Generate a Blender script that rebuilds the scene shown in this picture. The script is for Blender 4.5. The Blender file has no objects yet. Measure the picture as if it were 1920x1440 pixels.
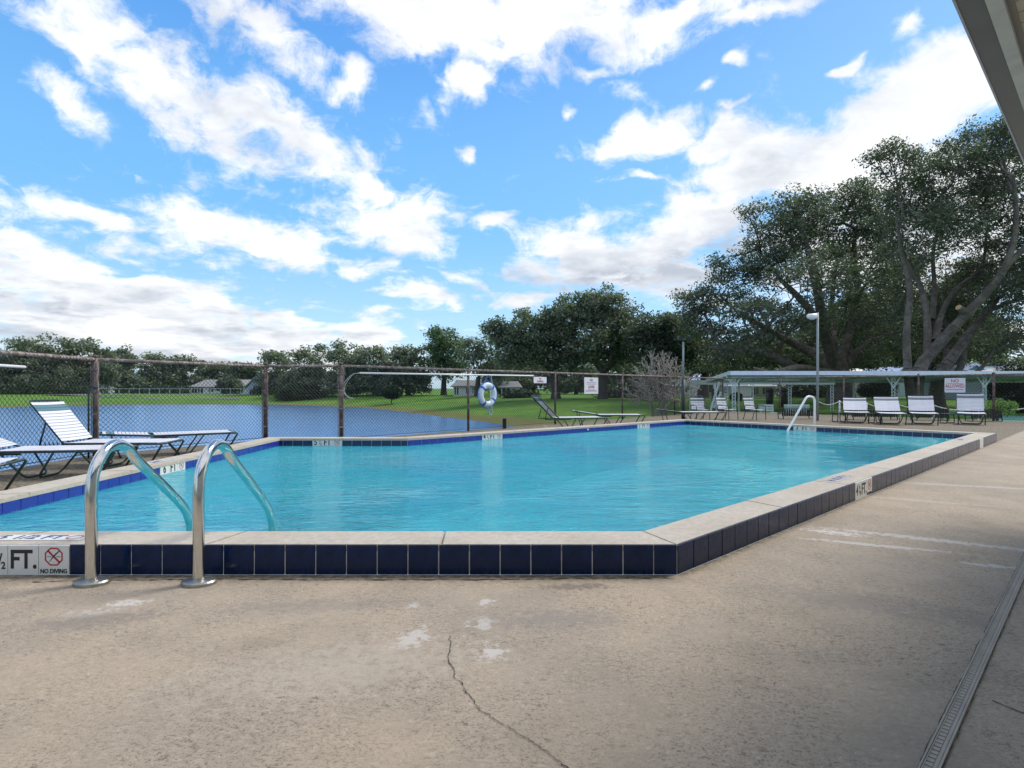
import bpy, bmesh, math, random
import numpy as np
from mathutils import Vector, Matrix
from mathutils.geometry import tessellate_polygon

random.seed(7)
rng = np.random.default_rng(11)
sc = bpy.context.scene
COL = sc.collection
R = math.radians
S = 1.33            # everything below is laid out in units of 1.33 m; the last lines scale the whole place to metres
H = 0.94            # eye height in those units
F = 1085.0          # focal length of the 1920 px wide photograph
CX, HY = 960.0, 728.0

# ---------------------------------------------------------------- camera
cam_d = bpy.data.cameras.new('camera')
cam = bpy.data.objects.new('camera', cam_d)
COL.objects.link(cam)
cam_d.sensor_width = 36.0
cam_d.lens = 36.0 * F / 1920.0
cam_d.shift_y = (HY - 720.0) / 1920.0
cam_d.clip_start = 0.02
cam_d.clip_end = 3000.0
cam.location = (0, 0, H * S)
cam.rotation_euler = (R(90), 0, 0)
sc.camera = cam

# ---------------------------------------------------------------- colour management
sc.view_settings.view_transform = 'Standard'
sc.view_settings.look = 'None'
sc.view_settings.gamma = 1.0
sc.view_settings.use_curve_mapping = False
sc.view_settings.exposure = 0.95

# ---------------------------------------------------------------- sun
SUN_EL, SUN_AZ = 50.0, 60.0        # azimuth clockwise from +Y
sd = bpy.data.lights.new('sun', 'SUN')
sd.energy = 1.8
sd.angle = R(18)
sd.color = (1.0, 0.93, 0.83)
sun = bpy.data.objects.new('sun', sd)
COL.objects.link(sun)
_d = Vector((math.sin(R(SUN_AZ)) * math.cos(R(SUN_EL)), math.cos(R(SUN_AZ)) * math.cos(R(SUN_EL)), math.sin(R(SUN_EL))))
sun.rotation_euler = _d.to_track_quat('Z', 'Y').to_euler()

# ---------------------------------------------------------------- node helpers
class NT:
    def __init__(s, tree):
        s.t = tree; s.n = tree.nodes; s.l = tree.links
    def new(s, typ, **kw):
        nd = s.n.new(typ)
        for k, v in kw.items(): setattr(nd, k, v)
        return nd
    def put(s, sock, v):
        if v is None: return
        if hasattr(v, 'is_output') or isinstance(v, bpy.types.NodeSocket): s.l.new(v, sock)
        else: sock.default_value = v
    def math(s, op, a, b=None, c=None, clamp=False):
        nd = s.new('ShaderNodeMath', operation=op, use_clamp=clamp)
        s.put(nd.inputs[0], a); s.put(nd.inputs[1], b)
        if c is not None: s.put(nd.inputs[2], c)
        return nd.outputs[0]
    def vmath(s, op, a, b=None):
        nd = s.new('ShaderNodeVectorMath', operation=op)
        s.put(nd.inputs[0], a)
        if b is not None: s.put(nd.inputs[1], b)
        return nd.outputs[0]
    def ramp(s, v, a, b, lo=0.0, hi=1.0, smooth=True):
        nd = s.new('ShaderNodeMapRange', interpolation_type='SMOOTHSTEP' if smooth else 'LINEAR')
        s.put(nd.inputs[0], v); s.put(nd.inputs[1], a); s.put(nd.inputs[2], b); s.put(nd.inputs[3], lo); s.put(nd.inputs[4], hi)
        return nd.outputs[0]
    def mix(s, f, a, b, mode='MIX'):
        nd = s.new('ShaderNodeMix', data_type='RGBA', blend_type=mode)
        s.put(nd.inputs[0], f)
        s.put(nd.inputs[6], a if not isinstance(a, tuple) else (*a, 1.0)[:4]); s.put(nd.inputs[7], b if not isinstance(b, tuple) else (*b, 1.0)[:4])
        return nd.outputs[2]
    def noise(s, vec, scale, detail=4.0, rough=0.55, dist=0.0):
        nd = s.new('ShaderNodeTexNoise')
        s.put(nd.inputs['Vector'], vec); nd.inputs['Scale'].default_value = scale
        nd.inputs['Detail'].default_value = detail; nd.inputs['Roughness'].default_value = rough; nd.inputs['Distortion'].default_value = dist
        return nd.outputs[0]
    def mapping(s, vec, loc=(0, 0, 0), rot=(0, 0, 0), scale=(1, 1, 1), typ='POINT'):
        nd = s.new('ShaderNodeMapping', vector_type=typ)
        s.put(nd.inputs[0], vec); nd.inputs[1].default_value = loc; nd.inputs[2].default_value = rot; nd.inputs[3].default_value = scale
        return nd.outputs[0]
    def blob(s, vec, c, r, rot=0.0):
        """1 at the centre of an ellipse, 0 at its edge"""
        v = s.mapping(vec, (c[0], c[1], 0), (0, 0, rot), (r[0], r[1], 1e6 if len(r) < 3 else r[2]), 'TEXTURE')
        g = s.new('ShaderNodeTexGradient', gradient_type='SPHERICAL')
        s.l.new(v, g.inputs[0])
        return g.outputs[1]

# ---------------------------------------------------------------- sky and clouds (world)
world = bpy.data.worlds.new('World')
sc.world = world
world.use_nodes = True
w = NT(world.node_tree)
for nd in list(w.n): w.n.remove(nd)
out = w.new('ShaderNodeOutputWorld')
bg = w.new('ShaderNodeBackground'); bg.inputs[1].default_value = 0.1
w.l.new(bg.outputs[0], out.inputs[0])
sky = w.new('ShaderNodeTexSky', sky_type='NISHITA')
sky.sun_disc = False
sky.sun_elevation = R(SUN_EL); sky.sun_rotation = R(SUN_AZ)
sky.altitude = 20; sky.air_density = 1.0; sky.dust_density = 0.6; sky.ozone_density = 2.2
hs = w.new('ShaderNodeHueSaturation'); hs.inputs['Saturation'].default_value = 1.15; hs.inputs['Value'].default_value = 1.0
w.l.new(sky.outputs[0], hs.inputs['Color'])
tc = w.new('ShaderNodeTexCoord')
sx = w.new('ShaderNodeSeparateXYZ'); w.l.new(tc.outputs['Generated'], sx.inputs[0])
X, Y, Z = sx.outputs
az = w.math('ARCTAN2', X, Y)
hl = w.math('SQRT', w.math('ADD', w.math('MULTIPLY', X, X), w.math('MULTIPLY', Y, Y)))
te = w.math('DIVIDE', Z, w.math('MAXIMUM', hl, 0.02))
te = w.math('MINIMUM', te, 6.0)
cv = w.new('ShaderNodeCombineXYZ'); w.l.new(az, cv.inputs[0]); w.l.new(te, cv.inputs[1])
P2 = cv.outputs[0]
# a cloud layer seen in perspective: direction projected on a plane overhead
zz = w.math('ADD', w.math('MAXIMUM', Z, 0.0), 0.14)
cp = w.new('ShaderNodeCombineXYZ'); w.l.new(w.math('DIVIDE', X, zz), cp.inputs[0]); w.l.new(w.math('DIVIDE', Y, zz), cp.inputs[1])
PL = cp.outputs[0]
wn = w.new('ShaderNodeTexNoise'); w.l.new(PL, wn.inputs[0]); wn.inputs['Scale'].default_value = 1.7; wn.inputs['Detail'].default_value = 3
warp = w.vmath('SCALE', w.vmath('SUBTRACT', wn.outputs[1], (0.5, 0.5, 0.5))); warp.node.inputs[3].default_value = 0.13
wn2 = w.new('ShaderNodeTexNoise'); w.l.new(P2, wn2.inputs[0]); wn2.inputs['Scale'].default_value = 9; wn2.inputs['Detail'].default_value = 4
warp2 = w.vmath('SCALE', w.vmath('SUBTRACT', wn2.outputs[1], (0.5, 0.5, 0.5))); warp2.node.inputs[3].default_value = 0.10
P2w = w.vmath('ADD', w.vmath('ADD', P2, warp), warp2)
def sky_pt(px, py):
    a = (px - CX) / F
    A = math.atan(a)
    return A, (HY - py) / F * math.cos(A)
def sky_blob(px, py, rx, ry, rot=0.0):
    A, T = sky_pt(px, py)
    ca = math.cos(A)
    ex = rx / F * ca * ca; ey = ry / F * ca
    return w.blob(P2w, (A, T), (ex * 1.45, ey * 1.45), -R(rot))
CL = [(330, 150, 400, 95, 27, 1.0), (560, 240, 190, 75, 25, 1.1), (500, 55, 190, 50, 30, .9), (660, 155, 55, 34, 0, 1.1), (90, 160, 170, 40, 30, .7),
      (700, 330, 90, 40, 48, 1.0), (745, 400, 130, 78, 12, 1.2), (450, 430, 230, 68, 6, 1.1), (170, 410, 170, 48, 16, .9),
      (230, 590, 560, 120, 12, 1.15), (60, 540, 320, 100, 5, 1.0), (560, 650, 260, 60, 8, 1.1), (680, 495, 80, 32, 0, .9),
      (960, 50, 380, 90, -3, 1.2), (760, 30, 190, 60, 10, 1.0), (1220, 25, 260, 45, -4, 1.0), (900, 110, 130, 40, 0, 1.0), (1450, 5, 260, 26, 0, .8),
      (865, 172, 56, 38, 0, 1.15), (868, 257, 26, 24, 0, 1.1), (1095, 128, 40, 20, 0, .9), (1080, 197, 26, 24, 0, .9),
      (1190, 160, 70, 26, 10, .7), (1320, 155, 44, 20, -10, .9), (1395, 108, 30, 20, 0, .8), (1605, 98, 32, 13, 0, .9), (1375, 186, 60, 13, 0, .8),
      (1210, 235, 110, 46, -22, 1.1), (1345, 250, 95, 60, -10, 1.15), (1440, 290, 200, 70, -8, 1.2), (1640, 250, 290, 95, -24, 1.4),
      (1800, 130, 170, 110, -25, 1.4), (1720, 30, 60, 50, 0, .9), (1120, 470, 170, 70, -14, 1.2), (1290, 430, 170, 72, -27, 1.25), (1190, 520, 190, 50, 0, 1.2),
      (935, 440, 56, 30, -12, .95), (1190, 336, 46, 16, 0, .8), (800, 562, 110, 24, 12, .9), (990, 566, 95, 30, 3, .95), (860, 530, 160, 16, 12, .55),
      (1700, 420, 380, 150, 0, 1.3), (250, 275, 80, 22, 15, .6), (700, 640, 110, 40, 5, 1.0), (1900, 640, 200, 60, 0, 1.0), (1290, 560, 160, 40, 0, .7)]
acc = None
for (px, py, rx, ry, rot, wt) in CL:
    b = w.math('MULTIPLY', sky_blob(px, py, rx, ry, rot), wt)
    acc = b if acc is None else w.math('SMOOTH_MAX', acc, b, 0.12)
# scattered unseen clouds outside the frame, cover widened to add fill light
far_noise = w.noise(PL, 0.9, 3, 0.5)
aw = w.math('ABSOLUTE', az)
outside = w.math('MAXIMUM', w.ramp(aw, 0.78, 0.95), w.ramp(te, 0.72, 0.95))
general = w.math('MULTIPLY', w.ramp(far_noise, 0.36, 0.56), w.math('MULTIPLY', outside, 0.8))
acc = w.math('MAXIMUM', acc, general)
n1 = w.noise(w.vmath('MULTIPLY', PL, (1, 1, 1)), 3.2, 9, 0.62, 0.25)
n2 = w.noise(P2w, 13.0, 9, 0.66, .3)
nn = w.math('ADD', w.math('MULTIPLY', n1, 0.52), w.math('MULTIPLY', n2, 0.48))
dens = w.math('ADD', w.math('MULTIPLY', acc, 1.0), w.math('MULTIPLY', w.math('SUBTRACT', nn, 0.5), 3.0))
alpha = w.ramp(dens, 0.22, 0.80)
# cloud colour: white tops, grey undersides where the layer is thick
grey = None
for (px, py, rx, ry, rot, wt) in [(1180, 520, 230, 60, -4, 1.0), (1330, 470, 150, 60, -20, .9), (150, 560, 420, 30, 8, .35), (420, 610, 330, 22, 9, .5), (150, 650, 420, 36, 4, .5), (330, 660, 420, 26, 4, .5), (1560, 250, 150, 60, -20, .4), (1800, 200, 140, 60, -20, .25), (80, 585, 120, 14, 0, .6), (480, 205, 130, 22, 25, .25)]:
    b = w.math('MULTIPLY', sky_blob(px, py, rx, ry, rot), wt)
    grey = b if grey is None else w.math('MAXIMUM', grey, b)
n3 = w.noise(PL, 2.1, 6, 0.6)
gsh = w.math('ADD', w.ramp(n3, 0.42, 0.68, 0.0, 0.50), w.math('MULTIPLY', grey, w.ramp(nn, 0.36, 0.56, 0.25, 1.25)), clamp=True)
ccol = w.mix(gsh, (5.95, 6.0, 6.1), (2.8, 3.05, 3.5))
lowfade = w.ramp(te, -0.02, 0.10, 0.86, 1.0)
g1_ = w.mix(w.ramp(te, 0.0, 0.30), (2.9, 4.4, 5.7), (1.15, 3.1, 5.6))
g2_ = w.mix(w.ramp(te, 0.25, 0.85), g1_, (.30, 1.5, 4.7))
g3_ = w.mix(w.ramp(az, -0.3, 0.9, 0.0, 0.45), g2_, (1.9, 3.6, 5.4))
blue = w.mix(0.22, g3_, hs.outputs[0])
final = w.mix(w.math('MULTIPLY', alpha, 0.97), blue, w.mix(1.0, ccol, lowfade, 'MULTIPLY'))
w.l.new(final, bg.inputs[0])
world.cycles.sampling_method = 'MANUAL'
world.cycles.sample_map_resolution = 1024

# ---------------------------------------------------------------- materials
MATS = {}
def mat(name, col, rough=0.6, metal=0.0, spec=0.5, vary=0.0, vscale=6.0, bump=0.0, bscale=40.0, col2=None, cscale=3.0, cr=(0.4, 0.65), coat=0.0, trans=0.0):
    m = bpy.data.materials.new(name); m.use_nodes = True
    t = NT(m.node_tree); p = t.n['Principled BSDF']
    tcn = t.new('ShaderNodeTexCoord').outputs['Object']
    c = (*col, 1.0)
    if col2 is not None:
        f = t.ramp(t.noise(tcn, cscale / S, 6, 0.6), cr[0], cr[1])
        c = t.mix(f, col, col2)
    if vary > 0:
        f = t.noise(tcn, vscale / S, 6, 0.65)
        k = t.ramp(f, 0.3, 0.7, 1.0 - vary, 1.0 + vary, smooth=False)
        cc = t.new('ShaderNodeCombineColor'); [t.l.new(k, cc.inputs[i]) for i in range(3)]
        c = t.mix(1.0, c if not isinstance(c, tuple) else c[:3], cc.outputs[0], 'MULTIPLY')
    t.put(p.inputs['Base Color'], c)
    p.inputs['Roughness'].default_value = rough; p.inputs['Metallic'].default_value = metal
    p.inputs['Specular IOR Level'].default_value = spec
    p.inputs['Coat Weight'].default_value = coat
    if bump > 0:
        b = t.new('ShaderNodeBump'); b.inputs['Strength'].default_value = bump; b.inputs['Distance'].default_value = 0.01
        t.l.new(t.noise(tcn, bscale / S, 5, 0.6), b.inputs['Height']); t.l.new(b.outputs[0], p.inputs['Normal'])
    MATS[name] = m
    return m

M_white_paint = mat('white_paint', (.72, .74, .76), .45, vary=.06)
M_coping = mat('coping_concrete', (.47, .425, .36), .9, spec=.25, vary=.16, vscale=26, bump=.6, bscale=110, col2=(.41, .365, .30), cscale=2.4, cr=(.3, .7))
M_grout = mat('grout', (.70, .70, .70), .8, vary=.12)
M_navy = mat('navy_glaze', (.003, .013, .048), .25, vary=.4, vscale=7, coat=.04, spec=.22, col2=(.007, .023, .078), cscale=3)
M_cobalt_shade_nosing = mat('cobalt_shade_nosing_glaze', (.014, .020, .085), .25, vary=.25, vscale=5, coat=.2)  # cobalt darkened to paint shade on walls facing away from sun; also step nosings
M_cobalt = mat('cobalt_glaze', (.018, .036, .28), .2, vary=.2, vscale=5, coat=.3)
M_marker = mat('marker_tile_white', (.66, .66, .63), .3, vary=.06, coat=.3)
M_ink = mat('black_ink', (.012, .012, .014), .5)
M_ink_blue = mat('blue_ink', (.05, .07, .20), .5)
M_red = mat('red_ink', (.42, .02, .03), .5)
M_sign = mat('sign_white', (.70, .71, .78), .4, vary=.04)
M_steel = mat('stainless_steel', (.62, .62, .60), .16, 1.0, vary=.10, vscale=16, bump=.06, bscale=18)
def _wear(m, lo, hi, sc_):
    t = NT(m.node_tree); p = t.n['Principled BSDF']; co = t.new('ShaderNodeTexCoord').outputs['Object']
    t.l.new(t.ramp(t.noise(t.mapping(co, scale=(1, 1, .35)), sc_ / S, 7, .75), .38, .68, lo, hi), p.inputs['Roughness'])
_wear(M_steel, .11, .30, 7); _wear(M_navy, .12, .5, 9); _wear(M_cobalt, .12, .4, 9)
M_steel_dull = mat('dull_steel', (.36, .36, .33), .42, 1.0, vary=.25, vscale=20, bump=.2)
M_alu = mat('white_aluminium', (.78, .78, .76), .3, vary=.05)
M_rust = mat('rusty_brown_pipe', (.062, .042, .038), .7, vary=.3, vscale=20, col2=(.17, .125, .115), cscale=9, bump=.4)
M_rail = mat('weathered_rail', (.17, .12, .105), .65, vary=.3, vscale=25, col2=(.33, .29, .27), cscale=12)
M_wire = mat('green_black_wire', (.010, .017, .020), .6)
M_frame = mat('green_frame_paint', (.022, .05, .045), .4, vary=.2)
M_strap = mat('white_vinyl_strap', (.64, .64, .69), .4, vary=.04)
M_strap_teal = mat('teal_vinyl_strap', (.07, .17, .20), .4)
M_strap_grey = mat('grey_vinyl_strap', (.13, .17, .20), .4)
M_black = mat('black_metal', (.010, .012, .013), .45)
M_dkgreen = mat('dark_green_metal', (.018, .04, .035), .5)
M_ring = mat('ring_buoy_foam', (.56, .66, .76), .5, vary=.05)
M_bluestrap = mat('blue_webbing', (.015, .10, .50), .6)
M_rope = mat('pale_rope', (.55, .56, .55), .8)
M_bluerope = mat('blue_rope', (.05, .20, .50), .8)
M_canopy = mat('canopy_metal_white', (.66, .72, .90), .45, vary=.08)
M_canopy_g = mat('canopy_metal_green', (.42, .48, .46), .5, vary=.08)
M_canopy_post = mat('canopy_post_paint', (.60, .68, .70), .5, vary=.1)
M_eave = mat('gutter_paint', (.14, .14, .13), .45, vary=.1)
M_fascia = mat('fascia_paint', (.66, .61, .54), .6, vary=.12, vscale=10, bump=.2)
M_soffit = mat('soffit_boards', (.58, .52, .38), .7, vary=.15)
M_wall = mat('cream_stucco', (.70, .65, .56), .85, vary=.06, bump=.3)
M_roof = mat('roof_shingle', (.22, .22, .22), .8, vary=.2, vscale=8)
M_roof_blue = mat('roof_metal_blue_grey', (.24, .30, .36), .6, vary=.12)
M_house = mat('house_white', (.62, .64, .67), .7, vary=.05)
M_house_blue = mat('house_pale_blue', (.36, .44, .54), .7, vary=.05)
M_glass_dark = mat('dark_window', (.02, .025, .03), .1)
M_bark = mat('oak_bark', (.075, .064, .054), .9, vary=.3, vscale=8, bump=1.0, bscale=30, col2=(.13, .118, .10), cscale=2.5)
M_bark_far = mat('dark_bark', (.055, .048, .04), .9, vary=.2)
M_twig = mat('bare_twig', (.27, .25, .21), .8, vary=.25)
M_cut = mat('cut_wood', (.42, .28, .13), .8)
M_court = mat('court_green_paint', (.10, .27, .22), .7, vary=.15)
M_road = mat('road_grey', (.13, .125, .13), .9, vary=.12)
M_mint = mat('mint_concrete', (.42, .52, .50), .7, vary=.08)
M_drain = mat('drain_plastic', (.34, .305, .245), .7, vary=.15, bump=.3)
M_dirt = mat('crack_dirt', (.035, .03, .024), .95)
M_plaster = None

def leaf_mat(name, ca, cb, cc=None, transl=0.3):
    m = bpy.data.materials.new(name); m.use_nodes = True
    t = NT(m.node_tree); p = t.n['Principled BSDF']; o = t.n['Material Output']
    co = t.new('ShaderNodeTexCoord').outputs['Object']
    f = t.ramp(t.noise(co, 0.55 / S, 3, 0.6), 0.35, 0.65)
    g = t.new('ShaderNodeNewGeometry').outputs['Random Per Island']
    c = t.mix(f, ca, cb)
    k = t.ramp(g, 0, 1, 0.55, 1.5, smooth=False)
    kc = t.new('ShaderNodeCombineColor'); [t.l.new(k, kc.inputs[i]) for i in range(3)]
    c = t.mix(1.0, c, kc.outputs[0], 'MULTIPLY')
    t.l.new(c, p.inputs['Base Color']); p.inputs['Roughness'].default_value = .5
    p.inputs['Specular IOR Level'].default_value = .4
    tr = t.new('ShaderNodeBsdfTranslucent'); t.l.new(t.mix(1.0, c, (1.3, 1.6, .6), 'MULTIPLY'), tr.inputs[0])
    mx = t.new('ShaderNodeMixShader'); mx.inputs[0].default_value = transl
    t.l.new(p.outputs[0], mx.inputs[1]); t.l.new(tr.outputs[0], mx.inputs[2]); t.l.new(mx.outputs[0], o.inputs[0])
    return m
L_oak = leaf_mat('oak_leaves', (.080, .100, .082), (.125, .148, .115))
L_oak2 = leaf_mat('oak_leaves_deep', (.060, .080, .064), (.105, .126, .095))
L_mid = leaf_mat('mid_leaves', (.095, .118, .095), (.150, .175, .130))
L_light = leaf_mat('light_green_leaves', (.065, .115, .060), (.095, .150, .080))
L_far_haze = leaf_mat('far_leaves_hazed', (.120, .148, .122), (.175, .200, .155))  # lightened and greyed: distance haze put into the leaf colour
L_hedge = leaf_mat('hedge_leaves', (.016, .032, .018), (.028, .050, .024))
L_bush = leaf_mat('bright_leaves', (.11, .19, .04), (.16, .26, .07))

# deck: weathered, sprayed concrete with worn white patches
def deck_material():
    m = bpy.data.materials.new('deck_concrete'); m.use_nodes = True
    t = NT(m.node_tree); p = t.n['Principled BSDF']
    co = t.new('ShaderNodeTexCoord').outputs['Object']
    big = t.noise(co, 0.75 / S, 4, 0.6)
    mid = t.noise(co, 3.0 / S, 6, 0.65, .4)
    c = t.mix(t.ramp(big, .36, .66), (.395, .322, .238), (.325, .275, .215))
    c = t.mix(t.ramp(mid, .42, .68, 0, .55), c, (.285, .24, .18))
    c = t.mix(t.ramp(t.noise(co, 1.7 / S, 5, .6), .58, .75, 0, .55), c, (.30, .235, .165))
    # pits: the rough texture of the spray coat
    fine = t.noise(t.mapping(co, scale=(1, 1, 1)), 105 / S, 6, .8)
    grit = t.noise(t.mapping(co, rot=(0, 0, .3), scale=(1, 1.5, 1)), 36 / S, 7, .85, .5)
    patchy = t.ramp(t.noise(co, 2.2 / S, 4, .65), .35, .6, .30, 1.0)
    pm = t.math('MULTIPLY', t.ramp(fine, .52, .60), patchy)
    c = t.mix(t.math('MULTIPLY', pm, .8), c, (.12, .098, .075))
    c = t.mix(t.math('MULTIPLY', t.ramp(grit, .545, .60), t.math('MULTIPLY', patchy, .85)), c, (.13, .105, .08))
    c = t.mix(t.math('MULTIPLY', t.ramp(grit, .46, .38), .35), c, (.56, .48, .38))
    lt = t.ramp(t.noise(co, 55 / S, 4, .7), .60, .74, 0, .5)
    c = t.mix(lt, c, (.50, .45, .38))
    brk = t.noise(co, 24 / S, 6, .7)
    def stain(px, py, rx, ry, rot, col, thr=.50, amt=.62, soft=.14):
        nonlocal c
        Yg = H * F / (py - HY); Xg = (px - CX) / F * Yg
        b = t.blob(co, (Xg * S, Yg * S), (rx * S, ry * S), R(rot))
        f = t.math('MULTIPLY', t.ramp(t.math('ADD', brk, t.math('MULTIPLY', b, .30)), thr + .12, thr + .12 + soft), t.math('MULTIPLY', t.ramp(b, 0, .4), amt))
        c = t.mix(f, c, col)
    W = (.55, .53, .50)
    stain(775, 1195, .10, .16, -25, W, .47); stain(775, 1135, .06, .07, 0, W, .50); stain(905, 1168, .10, .10, 10, W, .48); stain(910, 1130, .07, .09, 0, W, .50)
    stain(922, 1222, .09, .12, 0, (.56, .54, .52), .50, .7); stain(235, 1132, .16, .09, 20, W, .50, .7); stain(170, 1150, .22, .08, 20, (.5, .48, .45), .5, .5)
    stain(1640, 1022, .62, .055, -24, W, .45, .6); stain(1750, 1012, .95, .075, -31, W, .45, .6); stain(1560, 998, .3, .10, -30, W, .46, .7); stain(1870, 1062, .25, .06, -25, W, .46, .6)
    stain(1040, 1160, .42, .16, 5, (.20, .185, .17), .42, .5, .2); stain(160, 1165, .5, .14, 18, (.19, .165, .145), .43, .6, .2); stain(600, 1135, .8, .12, 4, (.22, .195, .17), .44, .45, .2)
    stain(1620, 1130, .8, .25, -25, (.20, .18, .16), .44, .45, .2); stain(1080, 1100, .3, .07, 3, (.12, .10, .08), .46, .6); stain(650, 1250, .9, .35, 15, (.46, .41, .34), .46, .4, .2)
    stain(1680, 935, 1.2, .07, -30, (.46, .41, .34), .42, .5, .2); stain(1830, 912, 1.6, .10, -22, (.47, .43, .37), .40, .5, .2)
    # darker band along the foot of the curb, broken up by noise
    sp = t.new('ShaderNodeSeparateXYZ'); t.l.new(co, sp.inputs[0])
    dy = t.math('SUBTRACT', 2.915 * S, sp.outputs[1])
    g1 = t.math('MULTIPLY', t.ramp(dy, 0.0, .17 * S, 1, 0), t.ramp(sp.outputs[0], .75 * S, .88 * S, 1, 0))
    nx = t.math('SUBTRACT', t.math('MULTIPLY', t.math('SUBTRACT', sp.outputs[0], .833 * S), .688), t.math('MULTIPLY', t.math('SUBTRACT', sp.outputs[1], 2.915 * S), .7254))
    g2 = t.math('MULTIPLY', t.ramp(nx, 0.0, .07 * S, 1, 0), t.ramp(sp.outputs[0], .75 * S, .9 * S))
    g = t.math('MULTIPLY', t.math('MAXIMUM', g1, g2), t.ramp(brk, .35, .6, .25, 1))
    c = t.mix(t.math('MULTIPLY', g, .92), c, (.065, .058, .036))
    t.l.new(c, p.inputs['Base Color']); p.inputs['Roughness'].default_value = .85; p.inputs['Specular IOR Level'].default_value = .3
    b = t.new('ShaderNodeBump'); b.inputs['Strength'].default_value = .75; b.inputs['Distance'].default_value = .006
    t.l.new(t.math('ADD', t.math('MULTIPLY', fine, -1.0), t.math('MULTIPLY', brk, .5)), b.inputs['Height']); t.l.new(b.outputs[0], p.inputs['Normal'])
    return m
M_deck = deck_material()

def grass_material():
    m = bpy.data.materials.new('lawn_grass'); m.use_nodes = True
    t = NT(m.node_tree); p = t.n['Principled BSDF']
    co = t.new('ShaderNodeTexCoord').outputs['Object']
    sp = t.new('ShaderNodeSeparateXYZ'); t.l.new(co, sp.inputs[0])
    c = t.mix(t.ramp(t.noise(co, .16 / S, 5, .6), .38, .62), (.085, .195, .035), (.135, .255, .045))
    c = t.mix(t.ramp(t.noise(co, 1.1 / S, 5, .7), .42, .7, 0, .6), c, (.060, .115, .028))
    bank = t.math('ADD', t.ramp(sp.outputs[2], -1.0 * S, -.78 * S, 1, 0), t.math('MULTIPLY', t.math('SUBTRACT', t.noise(co, .6 / S, 5, .7), .5), 1.0))
    c = t.mix(t.ramp(bank, .25, .8, 0, .75), c, (.17, .14, .065))
    t.l.new(c, p.inputs['Base Color']); p.inputs['Roughness'].default_value = .9; p.inputs['Specular IOR Level'].default_value = .1
    b = t.new('ShaderNodeBump'); b.inputs['Strength'].default_value = 1.0; b.inputs['Distance'].default_value = .08
    t.l.new(t.noise(co, 9 / S, 4, .8), b.inputs['Height']); t.l.new(b.outputs[0], p.inputs['Normal'])
    return m
M_grass = grass_material()

def water_material(name, tint, wave, wscale, strength, body=None, aniso=1.0, gr=.03):
    m = bpy.data.materials.new(name); m.use_nodes = True
    t = NT(m.node_tree); o = t.n['Material Output']; t.n.remove(t.n['Principled BSDF'])
    co = t.new('ShaderNodeTexCoord').outputs['Object']
    v = t.mapping(co, scale=(1, aniso, 1))
    h = t.math('ADD', t.noise(v, wscale / S, 4, .6, .6), t.math('MULTIPLY', t.noise(v, wscale * 0.28 / S, 2, .5), 1.3))
    patch = t.ramp(t.noise(co, .45 / S, 3, .6), .35, .65, .35, 1.5)
    b = t.new('ShaderNodeBump'); t.put(b.inputs['Strength'], t.math('MULTIPLY', patch, strength)); b.inputs['Distance'].default_value = wave
    t.l.new(h, b.inputs['Height'])
    fr = t.new('ShaderNodeFresnel'); fr.inputs[0].default_value = 1.33
    if body is None: t.l.new(b.outputs[0], fr.inputs[1])
    gl = t.new('ShaderNodeBsdfGlossy'); gl.inputs['Roughness'].default_value = gr; gl.inputs[0].default_value = (1, 1, 1, 1) if body is None else (.62, .80, 1.0, 1); t.l.new(b.outputs[0], gl.inputs['Normal'])
    if body is None:
        t0 = t.new('ShaderNodeBsdfTransparent'); t0.inputs[0].default_value = (*tint, 1)
        d0 = t.new('ShaderNodeBsdfDiffuse'); t.l.new(t.mix(t.ramp(t.noise(co, .5 / S, 3, .5), .3, .7), (.012, .40, .52), (.04, .53, .60)), d0.inputs[0]); t.l.new(b.outputs[0], d0.inputs['Normal'])
        tr = t.new('ShaderNodeMixShader'); tr.inputs[0].default_value = .50; t.l.new(t0.outputs[0], tr.inputs[1]); t.l.new(d0.outputs[0], tr.inputs[2])
    else:
        tr = t.new('ShaderNodeBsdfDiffuse'); tr.inputs[0].default_value = (*body, 1)
    mx = t.new('ShaderNodeMixShader'); t.l.new(fr.outputs[0], mx.inputs[0]); t.l.new(tr.outputs[0], mx.inputs[1]); t.l.new(gl.outputs[0], mx.inputs[2])
    t.l.new(mx.outputs[0], o.inputs[0])
    return m
M_poolwater = water_material('pool_water', (.50, .90, .96), .085, 7.5, .68, aniso=2.0, gr=.05)
M_lake = water_material('lake_water', None, .030, 2.2, .5, body=(.075, .20, .42), aniso=1.5, gr=.22)

def plaster_material():
    m = bpy.data.materials.new('pool_plaster'); m.use_nodes = True
    t = NT(m.node_tree); p = t.n['Principled BSDF']
    co = t.new('ShaderNodeTexCoord').outputs['Object']
    # caustic net on the plaster comes from ripples; keep the plaster itself only mottled
    c = t.mix(t.ramp(t.noise(co, 1.2 / S, 5, .6), .35, .65), (.34, .68, .74), (.44, .74, .78))
    t.l.new(c, p.inputs['Base Color']); p.inputs['Roughness'].default_value = .8
    return m
M_plaster = plaster_material()

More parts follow.
